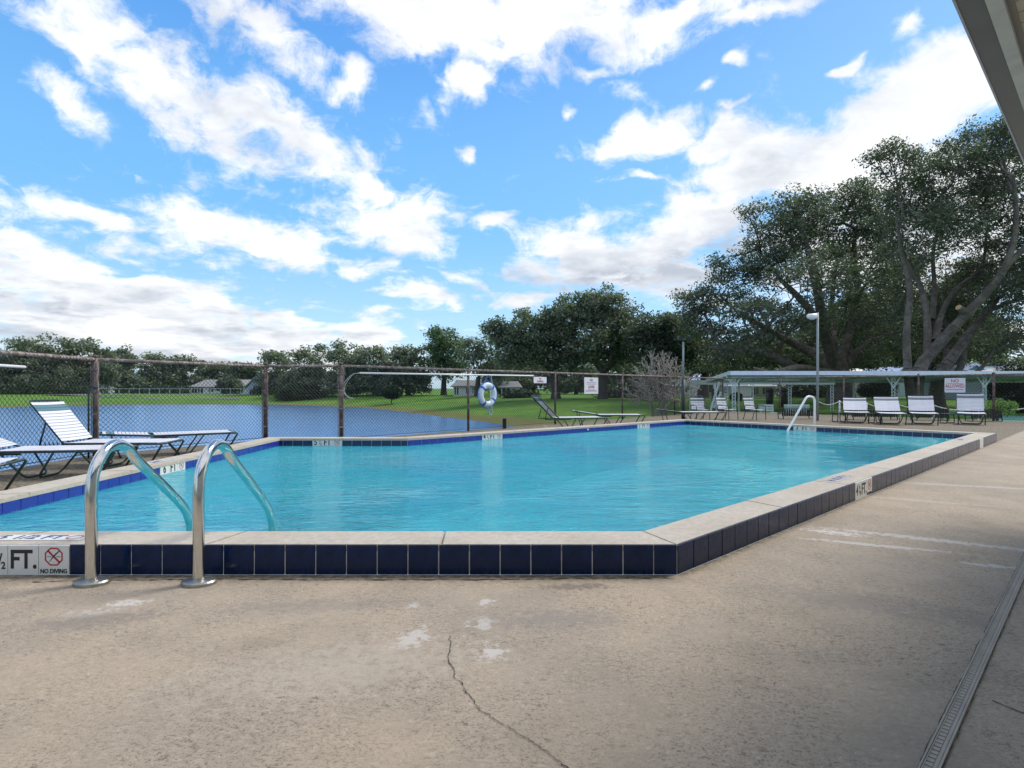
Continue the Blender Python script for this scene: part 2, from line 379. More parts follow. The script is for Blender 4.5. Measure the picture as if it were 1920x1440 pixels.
# ---------------------------------------------------------------- mesh helpers
def mesh_from(name, V, faces, mats, smooth=False, midx=None):
    me = bpy.data.meshes.new(name)
    V = np.asarray(V, dtype=np.float32).reshape(-1, 3)
    me.vertices.add(len(V)); me.vertices.foreach_set('co', V.ravel())
    if isinstance(faces, np.ndarray):
        n, k = faces.shape
        me.loops.add(n * k); me.loops.foreach_set('vertex_index', faces.astype(np.int32).ravel())
        me.polygons.add(n); me.polygons.foreach_set('loop_start', np.arange(0, n * k, k, dtype=np.int32))
        me.polygons.foreach_set('loop_total', np.full(n, k, dtype=np.int32))
    else:
        tot = [len(f) for f in faces]
        flat = [i for f in faces for i in f]
        me.loops.add(len(flat)); me.loops.foreach_set('vertex_index', flat)
        me.polygons.add(len(faces)); me.polygons.foreach_set('loop_start', np.cumsum([0] + tot[:-1]).astype(np.int32)); me.polygons.foreach_set('loop_total', tot)
    for m in (mats if isinstance(mats, (list, tuple)) else [mats]): me.materials.append(m)
    if midx is not None: me.polygons.foreach_set('material_index', midx)
    me.polygons.foreach_set('use_smooth', [bool(smooth)] * len(me.polygons))
    me.update(calc_edges=True); me.validate()
    return me

class MB:
    def __init__(s): s.V = []; s.F = []
    def add(s, V, Fc):
        k = len(s.V); s.V += [tuple(v) for v in V]; s.F += [tuple(i + k for i in f) for f in Fc]; return s
    def box(s, x0, y0, z0, x1, y1, z1):
        V = [(x0, y0, z0), (x1, y0, z0), (x1, y1, z0), (x0, y1, z0), (x0, y0, z1), (x1, y0, z1), (x1, y1, z1), (x0, y1, z1)]
        return s.add(V, [(0, 3, 2, 1), (4, 5, 6, 7), (0, 1, 5, 4), (1, 2, 6, 5), (2, 3, 7, 6), (3, 0, 4, 7)])
    def tube(s, pts, r, sides=8, closed=False, cap=True):
        pts = [Vector(p) for p in pts]; n = len(pts)
        rr = r if isinstance(r, (list, tuple)) else [r] * n
        V = []; up = None
        for i in range(n):
            a = pts[i - 1] if (i > 0 or closed) else pts[i]
            b = pts[(i + 1) % n] if (i < n - 1 or closed) else pts[i]
            d = (b - a).normalized()
            if up is None:
                up = Vector((0, 0, 1)) if abs(d.z) < .9 else Vector((0, 1, 0))
            u = (up - d * up.dot(d))
            u = u.normalized() if u.length > 1e-6 else d.orthogonal().normalized()
            up = u
            v = d.cross(u)
            for j in range(sides):
                A = 2 * math.pi * j / sides
                V.append(pts[i] + (u * math.cos(A) + v * math.sin(A)) * rr[i])
        Fc = []
        for i in range(n if closed else n - 1):
            for j in range(sides):
                a = i * sides + j; b = i * sides + (j + 1) % sides
                c = ((i + 1) % n) * sides + (j + 1) % sides; d = ((i + 1) % n) * sides + j
                Fc.append((a, b, c, d))
        if cap and not closed:
            Fc.append(tuple(reversed(range(sides)))); Fc.append(tuple((n - 1) * sides + j for j in range(sides)))
        return s.add(V, Fc)
    def prism(s, poly, z0, z1):
        n = len(poly)
        V = [(p[0], p[1], z0) for p in poly] + [(p[0], p[1], z1) for p in poly]
        return s.add(V, [tuple(range(n))[::-1], tuple(range(n, 2 * n))] + [(i, (i + 1) % n, n + (i + 1) % n, n + i) for i in range(n)])
    def obj(s, name, m, parent=None, smooth=False):
        return link(name, mesh_from(name, s.V, s.F, m, smooth), parent)

def link(name, me, parent=None, loc=None, rot=None, label=None):
    o = bpy.data.objects.new(name, me); COL.objects.link(o)
    if parent is not None: o.parent = parent
    if loc is not None: o.location = loc
    if rot is not None: o.rotation_euler = rot
    if label: o['label'] = label
    return o
def tag(o, label, cat=None, group=None, kind=None):
    o['label'] = label
    if cat: o['category'] = cat
    if group: o['group'] = group
    if kind: o['kind'] = kind
    return o
def thing(name, label, cat, loc=(0, 0, 0), rz=0.0, group=None):
    o = link(name, None, None, loc, (0, 0, rz)); o.empty_display_size = .2
    return tag(o, label, cat, group)
def structure(o, label):
    o['kind'] = 'structure'; o['label'] = label; return o
def smooth_path(pts, n=8):
    """Catmull-Rom through points"""
    P = [Vector(p) for p in pts]; P = [2 * P[0] - P[1]] + P + [2 * P[-1] - P[-2]]
    o = []
    for i in range(1, len(P) - 2):
        for k in range(n):
            t = k / n
            a, b, c, d = P[i - 1], P[i], P[i + 1], P[i + 2]
            o.append(.5 * ((2 * b) + (-a + c) * t + (2 * a - 5 * b + 4 * c - d) * t * t + (-a + 3 * b - 3 * c + d) * t ** 3))
    o.append(P[-2]); return o
def fillet(pts, r, n=5):
    P = [Vector(p) for p in pts]; o = [P[0]]
    for i in range(1, len(P) - 1):
        a = (P[i - 1] - P[i]); b = (P[i + 1] - P[i])
        q = min(r, a.length * .48, b.length * .48)
        A = P[i] + a.normalized() * q; B = P[i] + b.normalized() * q
        for k in range(n + 1):
            t = k / n; o.append((1 - t) ** 2 * A + 2 * t * (1 - t) * P[i] + t * t * B)
    o.append(P[-1]); return o
_txt = {}
def text_mesh(body, size, m, ext=0.0008, width=1.0, bold=0.0):
    key = (body, size, m.name, width, bold)
    if key in _txt: return _txt[key]
    cu = bpy.data.curves.new('lettering', 'FONT'); cu.body = body; cu.size = size; cu.align_x = 'CENTER'; cu.align_y = 'CENTER'
    cu.extrude = ext; cu.offset = bold; cu.resolution_u = 3
    ob = bpy.data.objects.new('lettering_tmp', cu); COL.objects.link(ob)
    dg = bpy.context.evaluated_depsgraph_get(); dg.update()
    me = bpy.data.meshes.new_from_object(ob.evaluated_get(dg))
    bpy.data.objects.remove(ob); bpy.data.curves.remove(cu)
    me.transform(Matrix.Diagonal((width, 1, 1, 1)))
    me.materials.clear(); me.materials.append(m)
    _txt[key] = me
    return me

def gp(px, py, z=0.0):
    y = (H - z) * F / (py - HY); return Vector(((px - CX) / F * y, y, z))
def xat(px, y): return (px - CX) / F * y
def zat(py, y): return H - (py - HY) / F * y

# ================================================================ THE SETTING
A46 = R(46.5)
U = Vector((math.sin(A46), math.cos(A46), 0)); Vv = Vector((-math.cos(A46), math.sin(A46), 0))
WZ = 0.036            # pool water level
# pool outlines (top of coping)
INN = [(-3.65, 3.20), (0.722, 3.20), (8.14, 10.20), (4.34, 14.42), (-1.64, 9.10), (-3.65, 9.10)]
def offset_poly(P, d):
    n = len(P); o = []
    for i in range(n):
        p0 = Vector(P[i - 1]); p1 = Vector(P[i]); p2 = Vector(P[(i + 1) % n])
        e1 = (p1 - p0).normalized(); e2 = (p2 - p1).normalized()
        n1 = Vector((e1.y, -e1.x)); n2 = Vector((e2.y, -e2.x))
        k = n1 + n2; k = k / k.dot(n1)
        o.append(tuple(p1 + k * d))
    return o
OUTP = offset_poly(INN, 0.285)

FEN = [(-4.75, -2.6), (-5.35, 3.2), (-5.68, 6.2), (-5.79, 8.04), (-4.46, 10.46), (-3.05, 10.33), (8.6, 23.6), (13.9, 16.7), (19.0, 10.0)]
DECK = [(-4.65, -3.2)] + [tuple(p) for p in offset_poly(FEN + [(24, 4), (24, -6), (-4.4, -6)], 0.10)[1:8]]
DECK = [(-4.75, -4.0), (-5.47, 3.2), (-5.80, 6.2), (-5.93, 8.07), (-4.53, 10.58), (-3.10, 10.46), (8.6, 23.85), (14.05, 16.85), (19.4, 10.0), (26, 2), (26, -6), (-4.6, -6)]

def terrain_h(x, y):
    LK = np.array([(-1.2, 22), (-2.2, 16), (-3.4, 13), (-5, 12), (-7, 11.0), (-7.4, 6), (-9, 0), (-40, -8), (-90, 5), (-75, 35), (-58, 50), (-50, 57), (-48.5, 66), (-45, 68), (-30, 68), (-17.1, 58.5), (-9.3, 43.9), (-5.8, 36), (-3.6, 31), (-1.8, 26)], float)
    p = np.stack([x, y], -1)
    dmin = np.full(x.shape, 1e9); inside = np.zeros(x.shape, bool)
    for i in range(len(LK)):
        a = LK[i]; b = LK[(i + 1) % len(LK)]; ab = b - a
        t = np.clip(((p - a) @ ab) / (ab @ ab), 0, 1)
        q = a + t[..., None] * ab
        dmin = np.minimum(dmin, np.hypot(*(np.moveaxis(p - q, -1, 0))))
        c = ((a[1] > y) != (b[1] > y)) & (x < (b[0] - a[0]) * (y - a[1]) / (b[1] - a[1] + 1e-12) + a[0])
        inside ^= c
    d = np.where(inside, -dmin, dmin)
    ss = lambda t: np.clip(t, 0, 1) ** 2 * (3 - 2 * np.clip(t, 0, 1))
    plateau = -.42 + .42 * ss((y - 33) / 14) + .06 * ss((y - 48) / 20)
    plateau = np.where(x < -6, plateau * 1.0, plateau)
    rise = ss((d + 0.4) / 17)
    h = -1.10 + (plateau + 1.10) * rise
    h = np.where(d < 0, -1.10 - np.minimum(-d * .25, 1.0), h)
    h = np.where(h > -1.1, h + .05 * np.sin(x * .21 + 1) * np.sin(y * .17) * rise, h)
    far = ss((np.hypot(x, y) - 130) / 200)
    return h + far * 0.4
LAKE_Z = -1.03
def hgt(x, y): return float(terrain_h(np.array([x]), np.array([y]))[0])

gx = np.concatenate([-np.geomspace(700, 40, 18), np.linspace(-39, 39, 118), np.geomspace(40, 700, 18)])
gy = np.concatenate([-np.geomspace(500, 16, 8), np.linspace(-15, 95, 150), np.geomspace(97, 900, 16)])
GX, GY = np.meshgrid(gx, gy)
GZ = terrain_h(GX, GY)
nxg, nyg = len(gx), len(gy)
idx = np.arange(nxg * nyg).reshape(nyg, nxg)
Fq = np.stack([idx[:-1, :-1], idx[:-1, 1:], idx[1:, 1:], idx[1:, :-1]], -1).reshape(-1, 4)
cxq = GX[:-1, :-1].ravel(); cyq = GY[:-1, :-1].ravel()
keep = ~((cxq > -4.2) & (cxq < 7.6) & (cyq > 2.2) & (cyq < 14.4))     # the pool basin goes down through the ground here
# only drop ground that the deck and basin cover
def in_poly(x, y, P):
    ins = np.zeros(x.shape, bool)
    for i in range(len(P)):
        a = P[i]; b = P[(i + 1) % len(P)]
        ins ^= ((a[1] > y) != (b[1] > y)) & (x < (b[0] - a[0]) * (y - a[1]) / (b[1] - a[1] + 1e-12) + a[0])
    return ins
DSH = offset_poly(DECK[::-1], -1.2) if False else DECK
drop = in_poly(cxq, cyq, DSH) & in_poly(cxq + 1.0, cyq + 1.0, DSH) & in_poly(cxq + 1.0, cyq - .3, DSH) & in_poly(cxq - .7, cyq + 1.0, DSH) & in_poly(cxq - .5, cyq - .5, DSH)
ground = link('grass_ground', mesh_from('grass_ground', np.stack([GX, GY, GZ], -1).reshape(-1, 3), Fq[~drop], M_grass, True))
structure(ground, 'green lawn sloping down to the lake behind the pool fence')
lk = MB(); lk.add([(-120, -40, LAKE_Z), (-5.4, -40, LAKE_Z), (-4.7, 10.9, LAKE_Z), (-3.0, 11.0, LAKE_Z), (1.5, 15.2, LAKE_Z), (1.5, 90, LAKE_Z), (-120, 90, LAKE_Z)], [(0, 1, 2, 3, 4, 5, 6)])
structure(lk.obj('lake', M_lake), 'blue rippled lake beyond the chain link fence')

# ---- deck slab with a hole for the pool
def ring_faces(outer, inner, z):
    V = [(x, y, z) for x, y in outer] + [(x, y, z) for x, y in inner]
    tri = tessellate_polygon([[Vector((x, y, 0)) for x, y in outer], [Vector((x, y, 0)) for x, y in inner]])
    return V, [tuple(t) for t in tri]
dk = MB()
V, T = ring_faces(DECK, OUTP, 0.0)
T2 = []
for t in T:
    a, b, c = [Vector(V[i]) for i in t]
    T2.append(t if (b - a).cross(c - a).z > 0 else t[::-1])
dk.add(V, T2)
n = len(DECK)
Vs = [(x, y, 0) for x, y in DECK] + [(x, y, -1.3) for x, y in DECK]
dk.add(Vs, [(i, n + i, n + (i + 1) % n, (i + 1) % n)[::-1] for i in range(n)])
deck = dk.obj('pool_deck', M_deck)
structure(deck, 'rough beige concrete pool deck with worn white patches')

# cracks and joints: thin ribbons of packed dirt lying in the deck surface
def ribbon(pts, wmin, wmax, z=.003, seed=1, jit=.006, step=.02):
    r = random.Random(seed); P = []
    for a, b in zip(pts[:-1], pts[1:]):
        a = Vector(a).to_2d(); b = Vector(b).to_2d(); L = (b - a).length; k = max(1, int(L / step))
        for i in range(k): P.append(a.lerp(b, i / k))
    P.append(Vector(pts[-1]).to_2d())
    off = 0; Q = []
    for i, p in enumerate(P):
        off = off * .7 + r.uniform(-jit, jit)
        d = (P[min(i + 1, len(P) - 1)] - P[max(i - 1, 0)]).normalized(); nn_ = Vector((-d.y, d.x))
        wd = r.uniform(wmin, wmax) * .5
        Q.append((p + nn_ * (off + wd), p + nn_ * (off - wd)))
    V = []; Fc = []
    for a, b in Q: V += [(a.x, a.y, z), (b.x, b.y, z)]
    for i in range(len(Q) - 1): Fc.append((2 * i, 2 * i + 1, 2 * i + 3, 2 * i + 2))
    return V, Fc
cr = MB()
CRK = [(846, 1193), (838, 1235), (850, 1268), (878, 1300), (893, 1328), (925, 1348), (955, 1365), (982, 1384), (1010, 1402), (1040, 1424), (1075, 1450)]
cr.add(*ribbon([gp(*p) for p in CRK], .0010, .0040, seed=3, jit=.0055, step=.009))
cr.obj('crack', M_dirt, deck)
cr = MB(); cr.add(*ribbon([gp(1282, 1083), gp(1350, 1108), gp(1450, 1130)], .0006, .0018, seed=5, jit=.001)); cr.obj('crack', M_dirt, deck)
cr = MB(); cr.add(*ribbon([gp(1860, 1315), gp(1905, 1333), gp(1990, 1365)], .002, .007, seed=6, jit=.002)); cr.obj('crack', M_dirt, deck)
cr = MB(); cr.add(*ribbon([gp(60, 1092), gp(150, 1089), gp(420, 1086), gp(640, 1088), gp(900, 1087), gp(1262, 1084)], .001, .012, seed=9, jit=.004)); cr.obj('crack', M_dirt, deck)

# ---- deck drain along the drip line of the eave
drain = thing('deck_drain', 'long ribbed plastic drain channel set in the concrete at the lower right', 'drain', tuple(gp(1742, 1440)), math.pi / 2 - A46)
LEN = 15.0
ddir = (gp(1918, 1062) - gp(1740, 1440)).normalized()
drain.rotation_euler = (0, 0, math.atan2(ddir.y, ddir.x)); drain.scale = (1, .55, 1)
def strip(y0, y1, z0, z1, m, name, x0=-2.0, x1=LEN): MB().box(x0, y0, z0, x1, y1, z1).obj(name, m, drain)
strip(-.030, .026, .0015, .003, mat('slot_dirt', (.12, .10, .08), .9), 'slot')
strip(.026, .034, .001, .006, M_drain, 'side_rail'); strip(-.040, -.030, .001, .006, M_drain, 'side_rail')
strip(.018, .023, .002, .0055, M_drain, 'side_rail'); strip(-.0275, -.013, .002, .005, M_drain, 'side_rail')
rg = MB()
for i in range(int((LEN + 2) / .022)):
    x = -2 + i * .022; rg.box(x, -.011, .002, x + .0165, .0165, .0052)
rungs = rg.obj('rib', M_drain, drain); rungs['kind'] = 'stuff'
cr = MB(); cr.add(*ribbon([(-2, .037), (4, .037), (9, .036)], .001, .006, z=.0035, seed=12, jit=.003)); cr.obj('gap_dirt', M_dirt, drain)
cr = MB(); cr.add(*ribbon([(-2, -.046), (4, -.046), (9, -.046)], .0005, .004, z=.0035, seed=13, jit=.002)); cr.obj('gap_dirt', M_dirt, drain)

# ================================================================ THE POOL
pool = thing('swimming_pool', 'raised rectangular swimming pool edged with dark blue tiles and pale coping', 'swimming pool')
# coping slab sections (mitred), basin walls, floor
def quad_prism(P4, z0, z1):
    return MB().prism(P4, z0, z1)
COPO = offset_poly(INN, .285 - .0065)
side_names = ['front', 'right', 'end', 'back', 'corner', 'left']
for i in range(6):
    j = (i + 1) % 6
    # inner and outer points of this side; the coping overhangs a hair inside the tile faces
    a, b, c, d = Vector(INN[i]), Vector(INN[j]), Vector(COPO[j]), Vector(COPO[i])
    L = (b - a).length; k = max(1, round(L / 1.22)); g = .0025
    for q in range(k):
        t0, t1 = q / k, (q + 1) / k
        A_, B_, C_, D_ = a.lerp(b, t0), a.lerp(b, t1), d.lerp(c, t1), d.lerp(c, t0)
        e = (b - a).normalized() * g
        if q > 0: A_ += e; D_ += e
        if q < k - 1: B_ -= e; C_ -= e
        bm = bmesh.new()
        vs = [bm.verts.new((p.x, p.y, .118)) for p in (A_, B_, C_, D_)]
        f = bm.faces.new(vs); f.normal_update()
        r = bmesh.ops.extrude_face_region(bm, geom=[f]); up = [v for v in r['geom'] if isinstance(v, bmesh.types.BMVert)]
        bmesh.ops.translate(bm, verts=up, vec=(0, 0, .033))
        bmesh.ops.recalc_face_normals(bm, faces=bm.faces)
        bmesh.ops.bevel(bm, geom=[e_ for e_ in bm.edges if all(v in up for v in e_.verts)], offset=.006, segments=2, affect='EDGES')
        [setattr(f_, 'smooth', False) for f_ in bm.faces]
        me = bpy.data.meshes.new('coping'); bm.to_mesh(me); bm.free(); me.materials.append(M_coping)
        link('coping_slab', me, pool)
# curb core under the slabs (outer face and inner face are grout behind the tiles)
core_i = offset_poly(INN, .012); core_o = offset_poly(INN, .285 - .006)
cb = MB()
V, T = ring_faces(core_o, core_i, .117)
cb.add(V, [t if (Vector(V[t[1]]) - Vector(V[t[0]])).cross(Vector(V[t[2]]) - Vector(V[t[0]])).z > 0 else t[::-1] for t in T])
for Pq, zb, flip in ((core_o, -.02, False), (core_i, -.30, True)):
    n = 6
    Vs = [(x, y, .117) for x, y in Pq] + [(x, y, zb) for x, y in Pq]
    Fc = [(i, n + i, n + (i + 1) % n, (i + 1) % n) for i in range(n)]
    cb.add(Vs, Fc if not flip else [f[::-1] for f in Fc])
cb.obj('curb_core', M_grout, pool)
# basin: walls and sloping floor
def depth(x, y):
    s = (Vector((x, y, 0)) - Vector((0.833, 2.915, 0))).dot(U)
    t = s / 9.5
    return -(1.35 - .68 * t)
bs = MB(); n = 6
wi = offset_poly(INN, .010)
V = [(x, y, -.28) for x, y in wi] + [(x, y, depth(x, y)) for x, y in wi]
bs.add(V, [(i, (i + 1) % n, n + (i + 1) % n, n + i) for i in range(n)])
tri = tessellate_polygon([[Vector((x, y, 0)) for x, y in wi]])
bs.add([(x, y, depth(x, y)) for x, y in wi], [tuple(t) if (Vector((*wi[t[1]], 0)) - Vector((*wi[t[0]], 0))).cross(Vector((*wi[t[2]], 0)) - Vector((*wi[t[0]], 0))).z > 0 else tuple(t)[::-1] for t in tri])
bs.obj('basin', M_plaster, pool)
wt = MB(); wt.add([(x, y, WZ) for x, y in offset_poly(INN, .0115)], [tuple(range(6))])
pw = wt.obj('pool_water', M_poolwater)
structure(pw, 'rippled turquoise water filling the swimming pool')
# steps at the shallow end: half rings with dark tile noses
Ei = Vector((*INN[2], 0)); Ej = Vector((*INN[3], 0)); edir = (Ej - Ei).normalized(); ein = Vector((-edir.y, edir.x, 0))
if ein.dot(Vector((1, 7, 0)) - Ei) < 0: ein = -ein
mid = Ei + edir * ((Ej - Ei).length * .46)
for k, (r, z) in enumerate(((.14, -.05), (.38, -.12), (.62, -.19))):
    poly = []
    for i in range(25):
        a = math.pi * i / 24; p = mid + edir * (math.cos(a) * (.5 + r * 1.7)) + ein * (math.sin(a) * r); poly.append((p.x, p.y))
    if (Vector(poly[1]) - Vector(poly[0])).cross(Vector(poly[2]) - Vector(poly[1])) < 0: poly = poly[::-1]
    MB().prism(poly, -1.3, z).obj('step', M_plaster, pool)
    nose = [(p[0], p[1], z + .004) for p in poly]
    MB().tube([p for p in nose], .014, 6).obj('step_nosing', M_cobalt_shade_nosing, pool)

# tiles
def tile_mesh(wd, ht, th, m, bev=.0015, topbev=.0045, name='tile'):
    x0, x1, z0, z1 = -wd / 2, wd / 2, 0, ht
    V = [(x0, 0, z0), (x1, 0, z0), (x1, 0, z1), (x0, 0, z1),
         (x0, -th + bev, z0), (x1, -th + bev, z0), (x1, -th + topbev, z1), (x0, -th + topbev, z1),
         (x0 + bev, -th, z0 + bev), (x1 - bev, -th, z0 + bev), (x1 - bev, -th, z1 - topbev), (x0 + bev, -th, z1 - topbev)]
    Fc = [(0, 1, 5, 4), (1, 2, 6, 5), (2, 3, 7, 6), (3, 0, 4, 7), (4, 5, 9, 8), (5, 6, 10, 9), (6, 7, 11, 10), (7, 4, 8, 11), (8, 9, 10, 11)]
    return mesh_from(name, V, Fc, m)
PITCH = .1550
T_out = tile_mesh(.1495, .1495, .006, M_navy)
T_in_c_shade = tile_mesh(.1495, .115, .006, M_cobalt_shade_nosing)
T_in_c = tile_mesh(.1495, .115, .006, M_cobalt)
T_mk_out = tile_mesh(.1530, .1500, .0065, M_marker)
T_mk_in = tile_mesh(.1530, .116, .0065, M_marker)
def octagon_parts(parent, x, z, y, r, rot=None, col=M_red, flat=False):
    """the NO DIVING emblem: octagonal ring, slash and a small diver"""
    mb = MB(); V = []
    for i in range(8):
        a = math.pi / 8 + i * math.pi / 4
        for q in (r, r * .84): V.append((x + q * math.cos(a), y, z + q * math.sin(a)))
    mb.add(V, [(2 * i, 2 * i + 1, (2 * i + 3) % 16, (2 * i + 2) % 16) for i in range(8)])
    d = r * .62; wv = r * .07
    mb.add([(x - d - wv, y, z + d - wv), (x - d + wv, y, z + d + wv), (x + d + wv, y, z - d + wv), (x + d - wv, y, z - d - wv)], [(0, 3, 2, 1)])
    mb.obj('emblem_ring', col, parent)
    mb = MB(); y2 = y - .0004
    pts = [(-.50, -.52), (-.38, -.48), (.02, -.02), (.34, .30), (.62, .56), (.56, .62), (.22, .36), (-.12, .02), (-.30, -.30)]
    mb.add([(x + a * r, y2, z + b * r) for a, b in pts], [tuple(range(len(pts)))])
    mb.add([(x - .7 * r, y2, z - .03 * r), (x - .25 * r, y2, z - .03 * r), (x - .25 * r, y2, z + .02 * r), (x - .7 * r, y2, z + .02 * r)], [(0, 1, 2, 3)])
    mb.add([(x + .25 * r, y2, z - .03 * r), (x + .7 * r, y2, z - .03 * r), (x + .7 * r, y2, z + .02 * r), (x + .25 * r, y2, z + .02 * r)], [(0, 1, 2, 3)])
    mb.obj('emblem_diver', M_ink, parent)
def glyph(parent, body, size, m, x, z, y, width=1.0, bold=0.0, name='lettering'):
    me = text_mesh(body, size, m, width=width, bold=bold)
    return link(name, me, parent, (x, y, z), (math.pi / 2, 0, 0))
def marker_tiles(depth_txt, ht, parent, face_rot, centers, me, half=False, outer=True):
    """three white tiles: figure, FT., no diving emblem. Their local -Y faces the viewer"""
    fy = -.0072; zc = ht * .5
    for k, c in enumerate(centers):
        tl = link('depth_marker_tile', me, parent, c, (0, 0, face_rot), label='white depth marker tile with black lettering')
        if k == 0:
            if half:
                glyph(tl, depth_txt, .125, M_ink, -.028, zc, fy, .85, .0022); glyph(tl, '1', .05, M_ink, .024, zc + .032, fy, .9, .001)
                glyph(tl, '/', .085, M_ink, .040, zc, fy, .9, .001); glyph(tl, '2', .05, M_ink, .056, zc - .030, fy, .9, .001)
            else: glyph(tl, depth_txt, .125, M_ink, 0, zc, fy, .8, .0022)
        elif k == 1: glyph(tl, 'FT.' if outer else 'FT', .130, M_ink, 0.002, zc - .002, fy, .82, .0030)
        else:
            if outer: octagon_parts(tl, 0, zc + .016, fy, .049); glyph(tl, 'NO DIVING', .030, M_ink, 0, .017, fy, .86, .0008)
            else: octagon_parts(tl, 0, zc, fy, .046)
ntile = 0
def run_tiles(p0, p1, outn, first, me, z, ht, marks, white, mk_me, outer):
    """tiles from p0 to p1; outn = unit normal towards the viewer's side; first = distance of the first joint from p0"""
    global ntile
    p0 = Vector((*p0, 0)); p1 = Vector((*p1, 0)); d = (p1 - p0); L = d.length; d.normalize()
    rotz = math.atan2(-outn.x, outn.y) + math.pi     # local -Y -> outn
    xdir = Vector((math.cos(rotz), math.sin(rotz), 0))
    s = first - PITCH
    cells = []
    while s < L - .004:
        a, b = max(s, 0), min(s + PITCH, L)
        if b - a > .03: cells.append((a, b))
        s += PITCH
    mkc = []
    for (mk, txt, half) in marks:
        k = min(range(len(cells)), key=lambda q: abs((cells[q][0] + cells[q][1]) / 2 - mk))
        ids = [k - 1, k, k + 1]
        if xdir.dot(d) < 0: ids = ids[::-1]
        mkc += ids
        cen = [p0 + d * ((cells[q][0] + cells[q][1]) / 2) + Vector((0, 0, z)) for q in ids]
        marker_tiles(txt, ht, pool, rotz, cen, mk_me, half, outer)
    for q, (a, b) in enumerate(cells):
        if q in mkc: continue
        c = p0 + d * ((a + b) / 2) + Vector((0, 0, z)) + outn * rng.uniform(-.0007, .0007)
        o = link('tile', mk_me if q in white else me, pool, c, (0, 0, rotz + rng.uniform(-.004, .004)))
        if b - a < PITCH - .004: o.scale = (max(.1, (b - a - .004) / .1495), 1, 1)
        ntile += 1
core_o3 = core_o; core_i3 = core_i
nrm = lambda a, b: Vector(((b[1] - a[1]), -(b[0] - a[0]), 0)).normalized()
# outer front: joints measured from the right corner
fr0 = (core_o[1][0], core_o[1][1]); fr1 = (-3.2, core_o[0][1])
fx = core_o[1][0]
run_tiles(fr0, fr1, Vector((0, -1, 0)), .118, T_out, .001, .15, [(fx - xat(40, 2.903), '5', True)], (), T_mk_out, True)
# outer right
rlen = (Vector(core_o[2]) - Vector(core_o[1])).length
def s_right(px):
    k = (px - CX) / F
    return (k * core_o[1][1] - core_o[1][0]) / ((core_o[2][0] - core_o[1][0]) / rlen - k * (core_o[2][1] - core_o[1][1]) / rlen)
n_r = nrm(core_o[1], core_o[2])
w_id = int(s_right(1838) / PITCH)
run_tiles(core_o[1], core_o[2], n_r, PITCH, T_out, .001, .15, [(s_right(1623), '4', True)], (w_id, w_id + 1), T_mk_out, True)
# far end outer and its short visible return are hidden; inner faces
def s_px(i, px):
    a = Vector(core_i[i]); b = Vector(core_i[(i + 1) % 6]); L = (b - a).length; d = (b - a) / L; k = (px - CX) / F
    return (k * a.y - a.x) / (d.x - k * d.y)
run_tiles(core_i[2], core_i[3], -nrm(core_i[2], core_i[3]), PITCH, T_in_c_shade, WZ - .006, .115, [(s_px(2, 1515), '3', False)], (), T_mk_in, False)
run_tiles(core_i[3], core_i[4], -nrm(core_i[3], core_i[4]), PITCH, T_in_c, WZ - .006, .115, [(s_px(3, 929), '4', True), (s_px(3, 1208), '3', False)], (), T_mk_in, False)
run_tiles(core_i[4], core_i[5], -nrm(core_i[4], core_i[5]), .10, T_in_c_shade, WZ - .006, .115, [(s_px(4, 620), '5', True)], (), T_mk_in, False)
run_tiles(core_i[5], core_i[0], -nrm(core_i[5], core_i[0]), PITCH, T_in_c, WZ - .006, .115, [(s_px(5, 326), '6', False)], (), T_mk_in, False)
sub = MB()
# flat depth markers on top of the coping
def top_marker(center, ang, txt, half, s=1.0):
    r = link('coping_marker', mesh_from('coping_marker', [(-.23 * s, -.055 * s, 0), (.23 * s, -.055 * s, 0), (.23 * s, .055 * s, 0), (-.23 * s, .055 * s, 0)], [(0, 1, 2, 3)], M_marker), pool, center, (0, 0, ang), label='white depth marker set flat in the coping')
    link('lettering', text_mesh(txt, .10 * s, M_ink_blue, bold=.001), r, (-.06 * s, 0, .001))
    rr = link('emblem_ring', mesh_from('emblem_ring', [(.17 * s + .042 * s * q * math.cos(math.pi / 8 + i * math.pi / 4), .042 * s * q * math.sin(math.pi / 8 + i * math.pi / 4), 0) for i in range(8) for q in (1, .8)], [(2 * i + 1, 2 * i, (2 * i + 2) % 16, (2 * i + 3) % 16) for i in range(8)], M_red), r, (0, 0, .0015))
top_marker((xat(82, 3.06) , 3.055, .153), 0, '5 1/2 FT', True, 1.0)
c_ = Vector((*core_o[1], 0)) + U * (s_right(1623) - .12) + Vv * .16; top_marker((c_.x, c_.y, .153), math.atan2(U.y, U.x), '4 1/2 FT', True)
c_ = Vector((*core_o[1], 0)) + U * (s_right(1838) - .3) + Vv * .16; top_marker((c_.x, c_.y, .153), math.atan2(U.y, U.x), '3 FT', False)
top_marker((-3.80, 6.25, .153), -math.pi / 2 + math.pi, '6 FT', False)
# skimmer light: a small white return fitting on the far wall
pth = Vector((*core_i[3], 0)) + (Vector((*core_i[4], 0)) - Vector((*core_i[3], 0))).normalized() * s_px(3, 1101)
MB().tube([(pth.x, pth.y, .09), (pth.x + .02, pth.y - .02, .09)], .016, 10).obj('return_fitting', M_white_paint, pool)

